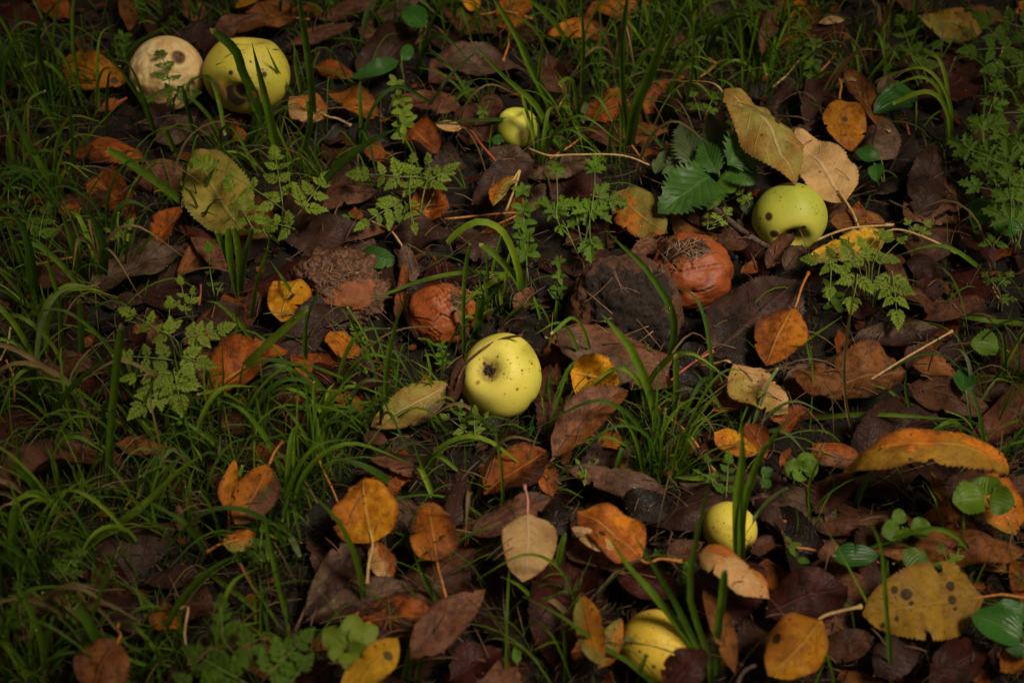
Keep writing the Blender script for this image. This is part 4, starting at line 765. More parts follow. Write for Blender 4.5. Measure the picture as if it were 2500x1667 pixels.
# finer tufts, each a thing with its blades
ZONES = [(1560,110,70,70,6),(1640,60,80,70,6),(1720,90,80,90,8),(1830,110,60,90,8),(1250,150,120,90,4),(1050,60,120,50,3),(100,420,90,120,6),(160,250,100,80,4),(620,330,90,60,4),(1600,1120,70,50,6),(700,1150,110,70,6),(600,1000,120,60,4),(860,1080,80,50,4),
 (120,1000,110,100,5),(90,1250,90,100,5),(60,1560,80,90,5),(380,1220,100,80,4),(640,1330,90,70,4),(420,1600,90,50,3),(330,140,90,60,3),(1420,170,70,100,4),(1480,330,60,60,3),(560,60,60,50,2),(2440,930,60,80,3),(1240,1190,80,80,3),(1950,60,60,40,3),(2100,170,80,60,2),(780,60,80,60,3),(1130,850,30,30,1),(1300,1000,60,40,3),(1470,1020,60,40,3),(1000,990,80,40,3),(2470,250,60,100,3),(700,1590,60,40,2),(500,480,60,60,2),(60,150,60,90,5),(60,700,60,120,5),(230,600,90,80,4),(200,1150,110,90,5),(230,1450,90,80,4),(420,1050,90,50,4),(760,420,70,60,3),(900,900,60,60,2),(1230,1062,90,8,3),(1180,760,60,50,3),(1370,330,70,60,3),(1430,760,50,60,2),(1900,180,70,60,4),(1500,20,140,30,5),(950,20,100,30,3),(2440,1080,40,60,2),(2300,1420,60,40,2),(1330,1520,80,60,3),(590,1130,110,60,4),(480,40,80,40,3),(1020,1330,40,60,2),(2200,60,80,40,3),(1780,1000,60,50,2),(600,200,80,20,2),(1600,1640,40,20,2)]
rs = random.Random(21)
for zi, (zx, zy, rx, ry, cnt) in enumerate(ZONES):
    for k in range(cnt):
        x, y = rs.gauss(zx, rx*.7), rs.gauss(zy+ry*.5, ry*.6)
        for _ in range(12):
            if clear(x, y): break
            x, y = rs.gauss(zx, rx*.9), rs.gauss(zy+ry*.5, ry*.8)
        else: continue
        base = P(x, y, 0)
        e = bpy.data.objects.new('fine_grass_tuft', None); COL.objects.link(e); e.location = base; e.empty_display_size = .01
        nb = rs.randint(5, 9); lean = rs.uniform(-.35, .35)
        for b in range(nb):
            L = rs.uniform(.03, .095); a = rs.uniform(0, 6.28); o = Vector((rs.gauss(0, .006), rs.gauss(0, .006), -.004))
            d = Vector((math.cos(a)*.35+lean, math.sin(a)*.35, 1)).normalized(); bend = rs.uniform(.1, .7)
            pts = [o, o+d*L*.35, o+d*L*.68+Vector((d.x, d.y, -.15))*L*bend*.25, o+d*L*.92+Vector((d.x*1.2, d.y*1.2, -.5))*L*bend*.6]
            if blocked([q+base for q in pts]): continue
            g = blade_geo([q+base for q in pts], rs.uniform(.0010, .0032), rs.random() < .15, rs, 7); g = ([q-base for q in g[0]], g[1], g[2])
            link('blade', mesh('blade', *g[:2], GREEN[rs.choice(['blade','blade','dark','lime'])], g[2]), e)
        auto(e, {5: 'five', 6: 'six', 7: 'seven', 8: 'eight', 9: 'nine'}[nb]+'-bladed fine grass tuft'+(' leaning left' if lean < -.15 else ' leaning right' if lean > .15 else ''), (x, y), 'grass', 'fine grass tufts')
# long arching blades, a few to a tuft
rs = random.Random(55); na = 0
while na < 120:
    zx, zy, rx, ry, cnt = rs.choice([z for z in ZONES for _ in range(z[4])])
    x, y = rs.gauss(zx, rx*1.1), rs.gauss(zy+ry*.5, ry*1.1)
    if not clear(x, y, .62): continue
    na += 1; base = P(x, y, 0); nb = rs.choice((1, 2, 2, 3, 4))
    e = bpy.data.objects.new('arching_grass_tuft', None); COL.objects.link(e); e.location = base; e.empty_display_size = .01
    a0 = rs.uniform(0, 6.28); mk = rs.choice(['blade', 'blade', 'blade', 'dark', 'dark', 'lime', 'lime', 'pale', 'straw'])
    for b in range(nb):
        L = rs.uniform(.06, .155); a = a0+rs.gauss(0, .7); d = Vector((math.cos(a), math.sin(a)*.8, 0)); k = rs.uniform(.15, 1)
        o = Vector((rs.gauss(0, .003), rs.gauss(0, .003), -.004)); sd2 = Vector((-d.y, d.x, 0))*rs.uniform(-.12, .12)*L
        pts = [o, o+Vector((0, 0, L*.42))+d*L*.06*(1+k), o+Vector((0, 0, L*(.78-.22*k)))+d*L*(.18+.22*k)+sd2*.5, o+Vector((0, 0, L*(.92-.72*k)))+d*L*(.35+.42*k)+sd2]
        if blocked([q+base for q in pts]): continue
        g = blade_geo([q+base for q in pts], rs.uniform(.0022, .0048), rs.random() < .12, rs, 14); g = ([q-base for q in g[0]], g[1], g[2])
        link('blade', mesh('blade', *g[:2], GREEN[mk], g[2]), e)
    auto(e, {1: 'single', 2: 'pair of', 3: 'three', 4: 'four'}[nb]+' arching '+KW[mk]+(' blades' if nb > 1 else ' blade')+(' bending right' if math.cos(a0) > .4 else ' bending left' if math.cos(a0) < -.4 else ''), (x, y), 'grass', 'arching grass tufts')
# grass nobody could count
def grass_stuff():
    rs = random.Random(4); mb = {'blade': MB(), 'dark': MB(), 'straw': MB()}
    def one(base, key, L, w):
        a = rs.uniform(0, 6.28); k = rs.uniform(.2, .9); d = Vector((math.cos(a)*k, math.sin(a)*k, 1)).normalized()
        bend = rs.uniform(.1, .9); o = Vector(base); 
        pts = [o, o+d*L*.5, o+d*L*.9+Vector((d.x*.8, d.y*.8, -.35))*L*bend*.5]
        if blocked(pts): return
        S = d.cross(Vector((rs.uniform(-1, 1), rs.uniform(-1, 1), .3))).normalized(); v = []; uv = []; f = []
        c = spline(pts, 4)
        for i, p in enumerate(c):
            ww = w/2*(1-(i/4)**2*.9); v += [p-S*ww, p+S*ww]; uv += [(i/4*.9, 0), (i/4*.9, 1)]
        mb[key].add(v, [(2*i, 2*i+1, 2*i+3, 2*i+2) for i in range(4)], uv)
    for zx, zy, rx, ry, cnt in ZONES:
        for _ in range(cnt*32):
            x, y = rs.gauss(zx, rx*.9), rs.gauss(zy+ry*.5, ry*.8)
            if not clear(x, y): continue
            one(P(x, y, -.002), rs.choice(['blade', 'dark', 'dark', 'straw']), rs.uniform(.012, .045), rs.uniform(.0006, .0016))
    for _ in range(2600):
        x, y = rs.uniform(-200, 2700), rs.uniform(-150, 1850)
        if not clear(x, y): continue
        one(P(x, y, -.002), rs.choice(['blade', 'dark', 'dark', 'straw']), rs.uniform(.01, .035), rs.uniform(.0005, .0014))
    for _ in range(900):        # long thin wisps trailing over the litter
        zx, zy, rx, ry, cnt = rs.choice(ZONES); x, y = (rs.gauss(zx, rx*1.3), rs.gauss(zy+ry*.5, ry*1.2)) if rs.random() < .7 else (rs.uniform(-60, 2560), rs.uniform(-60, 1720))
        if not clear(x, y, .75): continue
        b = P(x, y, 0); a = rs.uniform(0, 6.28); d = Vector((math.cos(a), math.sin(a)*.8, 0)); L = rs.uniform(.04, .11); H = L*rs.uniform(.25, .75)
        c = spline([b, b+d*L*.25+Vector((0, 0, H*.8)), b+d*L*.6+Vector((0, 0, H)), b+d*L+Vector((0, 0, H*rs.uniform(.1, .8)))], 9); w = rs.uniform(.0008, .0022); v = []; uv = []
        if blocked(c[::3]): continue
        for i, p in enumerate(c):
            T = (c[min(i+1, 9)]-c[max(i-1, 0)]).normalized(); S = T.cross(toc(p)+Vector((rs.uniform(-.1, .1), 0, 0))).normalized(); ww = w/2*(1-(i/9)**2*.9); v += [p-S*ww, p+S*ww]; uv += [(i/9*.9, 0), (i/9*.9, 1)]
        mb[rs.choice(['blade', 'blade', 'dark', 'straw'])].add(v, [(2*i, 2*i+1, 2*i+3, 2*i+2) for i in range(9)], uv)
    for _ in range(5000):       # beyond the frame on every side
        x, y = rs.uniform(-1.6, 1.6), rs.uniform(-1.2, 1.8)
        if abs(x) < .46 and -.33 < y < .40: continue
        one((x, y, -.002), rs.choice(['blade', 'dark', 'dark']), rs.uniform(.02, .07), rs.uniform(.0012, .003))
    for k, nm, lb in (('blade','short_grass','short green grass growing through the litter'),('dark','dark_grass','short dark green grass low in the litter'),('straw','dry_grass','dry wisps of dead grass on the soil')):
        o = link(nm, mb[k].mesh(nm, GREEN[k])); stuff(o, lb)
grass_stuff()
# ------------------------------------------------------------------ litter: fibres, straw, crumbs, leaf fragments
def litter():
    rs = random.Random(8); mb = MB()
    for _ in range(5200):
        inside = rs.random() < .8
        p = P(rs.uniform(-60, 2560), rs.uniform(-60, 1730), .0) if inside else Vector((rs.uniform(-1.4, 1.4), rs.uniform(-1, 1.5), 0))
        L = rs.uniform(.008, .045); a = rs.uniform(0, 6.28); d = Vector((math.cos(a), math.sin(a), rs.uniform(-.15, .5))).normalized(); s = d.cross(Vector((0, 0, 1))).normalized()
        o = p+Vector((0, 0, rs.uniform(.0, .008) if rs.random() < .8 else rs.uniform(.01, .03))); b = rs.uniform(-.35, .35)*L
        if any((o+d*L*.5-q).length < r*1.25+L*.3 for q, r in SPH): continue
        mb.add(*tube([o, o+d*L*.5+s*b+Vector((0, 0, .003)), o+d*L], rs.uniform(.00018, .00055), 4, 3))
    s = NT('dead_fibres'); tc = s.n('ShaderNodeTexCoord'); n = s.noise(tc.outputs['Object'], 60, 2)
    col = s.mix(s.sstep(n, .35, .65), (.028,.016,.010), (.12,.07,.03)); o = link('dead_fibres', mb.mesh('dead_fibres', s.out(col, .7))); stuff(o, 'fine dead roots and straw over the soil')
    # small torn leaf pieces
    mats = [pal_mat(k) for k in ('brown', 'purple', 'black', 'rust', 'maroon')]; v = []; f = []; uv = []; mi = []
    for _ in range(3600):
        inside = rs.random() < .62
        p = P(rs.uniform(-60, 2560), rs.uniform(-60, 1730), rs.uniform(.0, .007)) if inside else Vector((rs.uniform(-1.4, 1.4), rs.uniform(-1, 1.5), rs.uniform(0, .01)))
        S = rs.uniform(.004, .014) if inside else rs.uniform(.012, .04)
        Rm = Matrix.Rotation(rs.uniform(0, 6.28), 3, 'Z') @ Matrix.Rotation(rs.uniform(-.7, .7), 3, 'X'); c = rs.uniform(-.5, .8)
        k0 = len(v); n = 7
        v.append(p+Rm @ Vector((0, 0, 0))); uv.append((.5, .5))
        for k in range(n):
            a = 6.283*k/n; r = S*rs.uniform(.55, 1); x, y = r*math.cos(a), r*.65*math.sin(a)
            v.append(p+Rm @ Vector((x, y, c*abs(y)*1.1+rs.uniform(-.1, .2)*S))); uv.append((.5+.4*math.cos(a), .5+.4*math.sin(a)))
        m = rs.randrange(5)
        for k in range(n): f.append((k0, k0+1+k, k0+1+(k+1) % n)); mi.append(m)
    me = mesh('leaf_fragments', v, f, None, uv)
    for m in mats: me.materials.append(m)
    me.polygons.foreach_set('material_index', mi); o = link('leaf_fragments', me); stuff(o, 'crumbled brown leaf fragments between the leaves')
    # soil crumbs
    mb = MB(); 
    for _ in range(5000):
        p = P(rs.uniform(-60, 2560), rs.uniform(-60, 1730), rs.uniform(-.002, .004)); r = rs.uniform(.0006, .0028)
        vs_ = [p+Vector(q)*r*rs.uniform(.7, 1.3) for q in ((1,0,0),(-1,0,0),(0,1,0),(0,-1,0),(0,0,1),(0,0,-1))]
        mb.add(vs_, [(0,2,4),(2,1,4),(1,3,4),(3,0,4),(2,0,5),(1,2,5),(3,1,5),(0,3,5)], [(0, 0)]*6)
    o = link('soil_crumbs', mb.mesh('soil_crumbs', simple('soil_crumb', (.03,.018,.012), (.055,.03,.018), 200, .9))); stuff(o, 'dark soil crumbs')
litter()
# ------------------------------------------------------------------ feathery herb fronds
def lobe_pts(L, wd, rs):
    up = [(.10,.08),(.30,.66),(.38,.36),(.56,.98),(.62,.44),(.80,.70),(.83,.28),(1.0,0)]
    a = [(x*L, y*wd/2*rs.uniform(.85, 1.12)) for x, y in up]; b = [(x*L, -y*wd/2*rs.uniform(.85, 1.12)) for x, y in up[:-1]]
    return [(0, 0)]+a+b[::-1]
def pinna_mesh(kind, seed, mat):
    rs = random.Random(seed); v = []; f = []; uv = []
    if kind == 'feather': lobes = [(.55,0,.50,.34)]+[(x, s*a, l, .30*l/.4) for x, a, l in ((.10,.95,.34),(.28,.85,.42),(.44,.72,.36),(.58,.6,.28)) for s in (1, -1)]
    elif kind == 'broad': lobes = [(.22,0,.80,.56)]+[(.10, s*.85, .62, .42) for s in (1, -1)]
    else: lobes = [(.0,0,1.0,.78)]+[(.0, s*.9, .72, .55) for s in (1, -1)]
    for li, (x, a, l, wd) in enumerate(lobes):
        pts = lobe_pts(l, wd, rs); ca, sa = math.cos(a), math.sin(a); k0 = len(v)
        cx = l*.5; lift = .012*rs.uniform(-1, 1)+(.004*li)
        def put(px, py, ridge):
            X, Y = x+px*ca-py*sa, px*sa+py*ca
            z = lift-.10*X*X+abs(py)*.5-ridge+.05*math.sin(px*9+seed)*.3
            v.append((X, Y, z)); uv.append((px/l*.9, .5+py/wd))
        put(cx, 0, 0)
        for p in pts: put(p[0], p[1], 0)
        n = len(pts)
        for i in range(n): f.append((k0, k0+1+i, k0+1+(i+1) % n))
    # thin midrib strip ties the lobes together
    k0 = len(v)
    for i in range(5):
        X = i/4*.7; v += [(X, -.012, -.10*X*X+.004), (X, .012, -.10*X*X+.004)]; uv += [(.3, .47), (.3, .53)]
    for i in range(4): a = k0+2*i; f.append((a, a+1, a+3, a+2))
    return mesh('leaflet', v, f, mat, uv, smooth=False)
PIN = {}
def pinna(kind, mat, k):
    if (kind, mat, k) not in PIN: PIN[kind, mat, k] = pinna_mesh(kind, k*7+3, GREEN[mat])
    return PIN[kind, mat, k]
def frond(root, B, T, w, n, kind, mat, rs, stemfrom=None, name='frond', rad=.0007):
    X = (T-B); L = X.length; Xn = X.normalized(); M, Y = frame(B, T, rs.uniform(-.25, .25), .6); N = M.to_3x3().col[2]
    sagp = [B+X*t+N*(.10*L*math.sin(math.pi*t)) for t in (0, .33, .66, 1)]
    pts = sagp
    if stemfrom is not None: pts = [stemfrom, stemfrom.lerp(B, .5)+Vector((0, 0, .006))]+sagp
    st = link(name, mesh(name, *(lambda g: (g[0], g[1], M_pet_g, g[2]))(tube(pts, lambda t: rad*(1.15-.7*t), 16, 5))), root)
    def put(p, d, ln):
        d = d.normalized(); nn = (N-d*N.dot(d)).normalized(); nn = Matrix.Rotation(rs.uniform(-.35, .35), 3, d) @ nn
        d2 = (d-nn*rs.uniform(-.1, .25)).normalized(); nn = (nn-d2*nn.dot(d2)).normalized(); y = nn.cross(d2)
        M4 = Matrix.Translation(p) @ Matrix((d2, y, nn)).transposed().to_4x4() @ Matrix.Scale(ln, 4)
        o = link('leaflet', pinna(kind, mat, rs.randrange(5)), st); o.matrix_parent_inverse = Matrix(); o.matrix_basis = M4
    for i in range(n):
        t = .12+.68*i/max(1, n-1) if n > 1 else .3
        env = (1-t*.72); p = B+X*t+N*(.10*L*math.sin(math.pi*t))
        for s in (1, -1):
            d = Matrix.Rotation(s*rs.uniform(.75, 1.1), 3, N) @ Xn
            put(p, d, w*.5*env*rs.uniform(.85, 1.15))
    put(B+X*(.8 if n else .0)+N*(.05*L), Xn, max(w*.42, L*.32)*rs.uniform(.9, 1.1) if n else L)
    return st
# name, category, label, root px, leaflet style, green, height mm, fronds (x1,y1,x2,y2,w,pairs)
HERBS = [
('feathery spray of pale green leaflets over the olive leaf',(690,600),'feather','herb',55,[(700,520,485,395,88,4),(690,500,670,370,92,4),(730,520,790,440,90,3),(620,560,560,450,70,3),(650,575,610,500,60,3),(720,560,640,540,70,3)]),
('feathery spray of light green leaflets above the centre',(1010,600),'feather','herb',50,[(1040,440,865,425,92,4),(1000,470,1010,385,70,3),(1040,450,1098,415,92,3),(985,490,875,555,62,4),(1000,490,1015,565,56,3),(950,480,950,540,60,2),(1060,470,1045,385,60,2)]),
('large feathery frond on the left, tip hanging low',(455,930),'feather','herb',60,[(430,830,305,760,76,3),(445,830,553,800,92,4),(415,820,415,738,62,2),(440,870,490,885,90,2),(425,880,300,870,72,3),(415,930,332,1008,105,4),(425,900,440,985,84,3),(420,910,310,925,70,3)]),
('small feathery sprig above the large left frond',(470,800),'feather','herb',40,[(455,770,438,680,40,3),(465,745,470,712,34,2),(440,745,410,725,30,2)]),
('feathery frond right of centre under the straw stalk',(2120,760),'feather','herb',58,[(2130,650,2165,580,76,2),(2090,640,1975,632,74,3),(2110,620,2150,570,60,2),(2175,660,2190,788,112,4),(2095,670,2080,748,82,2),(2030,640,2026,720,56,2),(2150,640,2205,585,70,2),(2120,640,2070,600,60,2)]),
('mass of feathery green fronds at the right edge',(2480,620),'broad','herbd',60,[(2400,330,2442,205,88,3),(2390,350,2352,375,84,1),(2480,420,2345,355,100,3),(2470,480,2372,455,104,2),(2520,280,2430,280,80,2),(2470,560,2460,430,110,3),(2530,380,2440,330,100,3),(2420,420,2390,300,80,2),(2520,470,2420,420,90,2)]),
('feathery fronds in the upper right corner',(2480,180),'feather','herbd',50,[(2480,120,2355,125,90,3),(2530,80,2400,40,84,3),(2440,100,2400,60,60,2),(2520,160,2430,170,90,2)]),
('two feathery sprays left of the olive leaf at the upper right',(2260,260),'feather','herbd',48,[(2230,150,2195,45,66,3),(2215,140,2158,112,56,2),(2240,170,2292,110,70,3),(2255,170,2215,125,50,2),(2190,120,2165,170,40,2)]),
('blurred feathery fronds filling the bottom left of centre',(640,1710),'feather','herbd',85,[(600,1667,462,1590,110,4),(640,1660,745,1555,120,4),(545,1560,540,1468,66,3),(620,1640,600,1560,100,3),(560,1660,500,1640,90,3),(690,1690,745,1620,90,2),(520,1700,450,1660,80,2)]),
('green feathery sprig in the lower left grass',(165,1500),'broad','herbd',60,[(150,1410,195,1342,84,3),(160,1450,178,1500,64,2),(165,1420,140,1380,50,1)]),
('dim feathery sprig at the left edge near the bottom',(60,1560),'feather','herbd',45,[(50,1520,42,1425,66,4),(60,1530,30,1500,50,2)]),
('dainty feathery frond in front of the gnawed apple',(420,290),'feather','herbd',60,[(415,212,390,126,84,3),(430,232,368,242,50,2),(430,230,478,228,50,2)]),
('tiny feathery tuft between grass at the left, mid-height',(285,640),'feather','herb',30,[(288,585,262,562,36,2),(290,585,313,552,44,2)]),
('toothed sprig at the far left edge, mid-height',(100,640),'feather','herbd',40,[(95,590,112,508,72,3),(75,570,80,540,40,1)]),
('feathery sprig at the far left edge above middle',(30,570),'broad','herbd',36,[(20,520,28,420,60,3),(45,500,50,460,36,1)]),
('upright feathery sprig beside the creased pink leaf',(525,760),'feather','herbd',36,[(522,715,510,600,40,4),(530,720,545,690,30,1)]),
('small feathery leaf on the broad purple leaves',(900,890),'feather','herb',30,[(885,865,860,792,48,4),(905,850,870,858,34,3)]),
('two small feathery leaves in front of the large yellow apple',(1145,1090),'feather','herb',32,[(1140,1055,1084,1015,46,2),(1120,1020,1125,992,40,1),(1160,1070,1160,1000,40,3),(1165,1055,1190,1010,34,2)]),
('small pale sprig touching the right side of the large yellow apple',(1365,985),'broad','herb',30,[(1350,935,1312,928,44,1),(1358,930,1362,898,36,1),(1378,955,1388,905,52,2)]),
('tiny bright sprig over the long pale rolled leaf',(1432,1180),'feather','herb',42,[(1432,1172,1410,1126,30,1),(1430,1150,1428,1176,26,1),(1436,1150,1458,1125,30,1)]),
('pair of small feathery leaflets left of the tall broad blades',(1760,1260),'feather','herbd',40,[(1740,1180,1725,1118,46,2),(1772,1215,1778,1112,50,4),(1750,1180,1700,1150,36,1)]),
('sprays of three-parted leaves right of the small orange leaf',(1420,640),'broad','herbd',46,[(1440,540,1452,400,100,2),(1440,500,1442,608,104,2),(1360,540,1355,405,74,2),(1400,510,1330,500,70,1),(1440,480,1490,490,80,1),(1350,500,1370,560,70,1)]),
('small feathery sprig near the upper right of the dark downcurved leaf',(2240,620),'broad','herb',34,[(2235,575,2218,545,46,1),(2240,575,2262,550,46,1)]),
('sprig of narrow leaflets at the right edge below the fronds',(2430,660),'feather','herbd',34,[(2420,600,2385,565,46,2),(2425,600,2450,565,50,2)]),
('little feathery sprig by the rolled brown leaf at the lower right',(2330,1410),'feather','herb',52,[(2320,1385,2298,1338,44,2),(2330,1370,2345,1332,44,2)]),
('faint sprig at the right edge, mid-height',(2440,760),'broad','herbd',30,[(2430,700,2405,672,46,1),(2435,700,2465,672,50,1),(2440,730,2470,732,40,1)]),
('pale green tuft left of the nettle',(1710,320),'broad','herbd',42,[(1710,290,1690,232,60,1),(1720,290,1740,240,56,1),(1790,330,1800,275,56,1)]),
('lowest feathery shoots beside the small domed orange leaf',(650,1400),'feather','herbd',50,[(635,1340,640,1290,44,2),(640,1370,620,1350,36,1),(655,1370,650,1330,40,2)]),
('green sprig between grass blades left of the arching light blade',(210,1260),'feather','herbd',30,[(210,1230,200,1180,44,2),(225,1230,238,1205,40,1)]),
('feathery tuft above the nettle base',(1790,560),'broad','herb',28,[(1740,550,1775,520,60,1),(1730,560,1728,530,40,1),(1830,500,1810,470,44,1)]),
]
for hi, (lb, rt, kind, mat, hmm, frs) in enumerate(HERBS):
    rs = random.Random(hi+300); e = bpy.data.objects.new('feathery_herb', None); COL.objects.link(e); e.empty_display_size = .01
    base = P(rt[0], rt[1], 0)
    tag(e, lb, 'wild herb', 'feathery wild herbs')
    for (x1, y1, x2, y2, w, n) in frs:
        h = hmm*.001; hB = h*rs.uniform(.8, 1.0); B = P(x1, y1, hB); T = P(x2, y2, hB+ (.25*(y1-y2)*pxs(B))+rs.uniform(-.004, .004))
        frond(e, B, T, w*pxs(B)*1.5*rs.uniform(.8, 1.12), n, kind, mat, rs, stemfrom=base+Vector((rs.uniform(-.003, .003), 0, -.002)))
    e.location = (0, 0, 0)
# three-part toothed leaves
def toothed(lb, rt, mat, hmm, lobes, w):
    rs = random.Random(rt[0]); e = bpy.data.objects.new('toothed_herb', None); COL.objects.link(e); e.empty_display_size = .01
    tag(e, lb, 'wild herb'); base = P(rt[0], rt[1], 0)
    cx = sum(l[0] for l in lobes)/len(lobes); cy = sum(l[1] for l in lobes)/len(lobes)
    jn = P(cx, cy, hmm*.001)
    link('stem', mesh('stem', *(lambda g: (g[0], g[1], M_pet_g, g[2]))(tube([base, base.lerp(jn, .5)+Vector((.002, 0, .004)), jn], .0008, 10, 5))), e)
    for (x1, y1, x2, y2, ww) in lobes:
        B = P(x1, y1, hmm*.001); T = P(x2, y2, hmm*.001+.2*(y1-y2)*pxs(B)+.002); M, Y = frame(B, T, rs.uniform(-.3, .3), .6)
        g = leaf_geo((T-B).length, ww*pxs(B)/img_f(Y), .8, .62, w, .35, .3, .15, .07, .05, rs.randrange(999), nu=22, nv=3)
        l = link('leaflet', mesh('leaflet', g[0], g[1], GREEN[mat], g[2]), e); l.matrix_parent_inverse = Matrix(); l.matrix_basis = M
toothed('bright buttercup leaf with toothed lobes at the bottom left of centre',(820,1660),'herb',80,[(845,1580,790,1535,62),(850,1575,865,1500,62),(855,1580,922,1530,64),(850,1590,905,1590,56),(848,1590,862,1640,58),(840,1585,800,1600,52)],.16)
toothed('small round toothed leaves under the bent green stem',(1945,1200),'herbd',48,[(1950,1150,1920,1128,50),(1955,1148,1985,1108,56),(1955,1155,1940,1172,40),(1960,1150,1998,1135,46)],.12)
toothed('three-part toothed leaf in front of the hanging orange leaf',(2415,1300),'herbd',66,[(2405,1215,2325,1225,78),(2408,1210,2415,1160,72),(2415,1215,2478,1230,74)],.13)
toothed('three round toothed leaflets on the log-like rolled leaf',(2200,1330),'herbd',52,[(2195,1285,2152,1305,56),(2195,1280,2195,1240,38),(2198,1290,2215,1315,30),(2222,1290,2276,1288,52)],.12)
toothed('toothed leaves in front of the very long rolled leaf',(2270,1440),'herbd',50,[(2215,1390,2262,1350,58),(2270,1400,2305,1385,40),(2280,1385,2300,1420,60)],.12)
toothed('small dull toothed leaf at the right edge',(2480,890),'herbd',26,[(2440,850,2368,840,62)],.1)
toothed('faded lobed leaf at the far upper left edge of the nettle',(1690,460),'nettlep',34,[(1640,380,1600,400,44),(1620,390,1600,425,36)],.12)
def nettle():
    rs = random.Random(77); e = bpy.data.objects.new('nettle', None); COL.objects.link(e); e.empty_display_size = .01; tag(e, 'dark green nettle with serrated quilted leaves left of the curled leaf', 'nettle')
    link('stem', mesh('stem', *(lambda g: (g[0], g[1], M_pet_g, g[2]))(tube([P(1775,520,0), P(1760,460,.02), P(1752,415,.05)], .0016, 8, 6))), e)
    for (x1, y1, x2, y2, w, mat, h) in [(1775,405,1882,308,108,'nettle',52),(1778,412,1848,450,84,'nettle',44),(1738,430,1606,522,128,'nettle',50),(1700,412,1662,300,74,'nettlep',40),(1720,360,1615,425,72,'nettlep',36),(1752,425,1716,345,66,'nettle',54),(1755,390,1735,285,60,'nettlep',36),(1745,450,1795,470,60,'herbd',36),(1750,460,1728,515,46,'herbd',34),(1700,390,1690,440,50,'nettle',30),(1820,490,1830,530,34,'nettlep',20)]:
        B = P(x1, y1, h*.001); T = P(x2, y2, h*.001+.2*(y1-y2)*pxs(B)); M, Y = frame(B, T, rs.uniform(-.3, .3), .6)
        g = leaf_geo((T-B).length, w*pxs(B)/img_f(Y), .68, .8, .34, .15, .8, .3, .06, .06, rs.randrange(999), nu=34, nv=4)
        l = link('leaf', mesh('leaf', g[0], g[1], GREEN[mat], g[2]), e); l.matrix_parent_inverse = Matrix(); l.matrix_basis = M
nettle()
# smooth oval leaves
OV = {}
def oval_mesh(mat, k):
    if (mat, k) not in OV:
        g = leaf_geo(1, .58+.05*k, .85, .62, 0, .45-.3*k, .4, .12, .03, .03, k+40, nu=12, nv=2); OV[mat, k] = mesh('leaf', g[0], g[1], GREEN[mat], g[2])
    return OV[mat, k]
def put_leaf(parent, B, d, N, L, mat, k, wid=1.0, name='leaf'):
    d = d.normalized(); n = (N-d*N.dot(d)).normalized(); y = n.cross(d)
    o = link(name, oval_mesh(mat, k), parent); o.matrix_parent_inverse = Matrix()
    o.matrix_basis = Matrix.Translation(B) @ Matrix((d, y, n)).transposed().to_4x4() @ Matrix.Diagonal((L, L*wid, L, 1)); return o
def smooth(lb, rt, items, mat='glossy'):
    rs = random.Random(rt[0]+9); e = bpy.data.objects.new('smooth_leaf_plant', None); COL.objects.link(e); e.empty_display_size = .01; tag(e, lb, 'wild plant')
    base = P(rt[0], rt[1], -.002)
    for (x1, y1, x2, y2, w, h, roll, curl) in items:
        B = P(x1, y1, h*.001); T = P(x2, y2, h*.001+.2*(y1-y2)*pxs(B)); M, Y = frame(B, T, roll, .6)
        g = leaf_geo((T-B).length, w*pxs(B)/img_f(Y), .85, .7, 0, .4, curl, .15, .05, .04, rs.randrange(99), nu=26, nv=4)
        l = link('leaf', mesh('leaf', g[0], g[1], GREEN[mat], g[2]), e); l.matrix_parent_inverse = Matrix(); l.matrix_basis = M
        link('stem', mesh('stem', *(lambda g: (g[0], g[1], M_pet_g, g[2]))(tube([base, base.lerp(B, .5)+Vector((0, 0, .004)), B, B+(T-B)*.1], .0008, 10, 5))), e)
smooth('glossy heart-shaped green leaf with dew at the top',(1000,130),[(1040,68,982,22,60,44,0,.4)])
smooth('glossy green leaf with a long lobe pointing down left, near the top',(990,240),[(975,150,858,192,42,36,0,.8),(980,148,1004,112,34,40,.4,.5)])
smooth('folded green leaf left of the maroon leaf at the right',(2235,330),[(2235,225,2133,278,70,34,.3,.8)])
smooth('small glossy leaf pair right of the pale veined leaf',(2160,470),[(2150,385,2088,372,42,30,0,.5),(2135,400,2140,445,38,28,.2,.3)])
smooth('single smooth oval leaf lying above the mustard leaf',(2020,1400),[(2030,1357,2146,1357,56,52,0,.3)])
smooth('upright spoon-shaped green leaf near the right edge',(2365,1060),[(2358,960,2350,897,50,44,0,.2)])
smooth('low dark green leaf behind the mushy rotten apple',(960,650),[(880,622,970,640,56,30,.2,1.1),(945,655,955,640,24,24,0,.3)],'nettle')
smooth('glossy leaf left of the small apple at the top',(1215,360),[(1228,345,1200,338,28,30,0,.3)])
smooth('large glossy leaf at the bottom right edge',(2500,1600),[(2500,1560,2370,1500,90,50,.1,.6),(2510,1500,2420,1485,60,52,.2,.5),(2530,1590,2440,1560,60,42,0,.5)])
smooth('broad glossy leaf under the right-edge fronds',(2500,620),[(2500,560,2420,520,90,30,0,.6),(2400,480,2380,560,60,24,.2,.3)])
smooth('small pair of dark round leaves beside the tall broad blades',(1870,1220),[(1862,1165,1885,1142,30,32,0,.2),(1860,1190,1880,1170,28,30,0,.2)],'nettle')
smooth('two small rust-tinged green leaves behind the rust leaf',(1435,320),[(1428,280,1424,245,26,30,0,.2),(1425,300,1420,278,22,26,0,.2)],'nettlep')
smooth('young green leaves between brown leaves at the bottom',(1260,1640),[(1262,1620,1258,1575,24,30,0,.3)],'herbd')
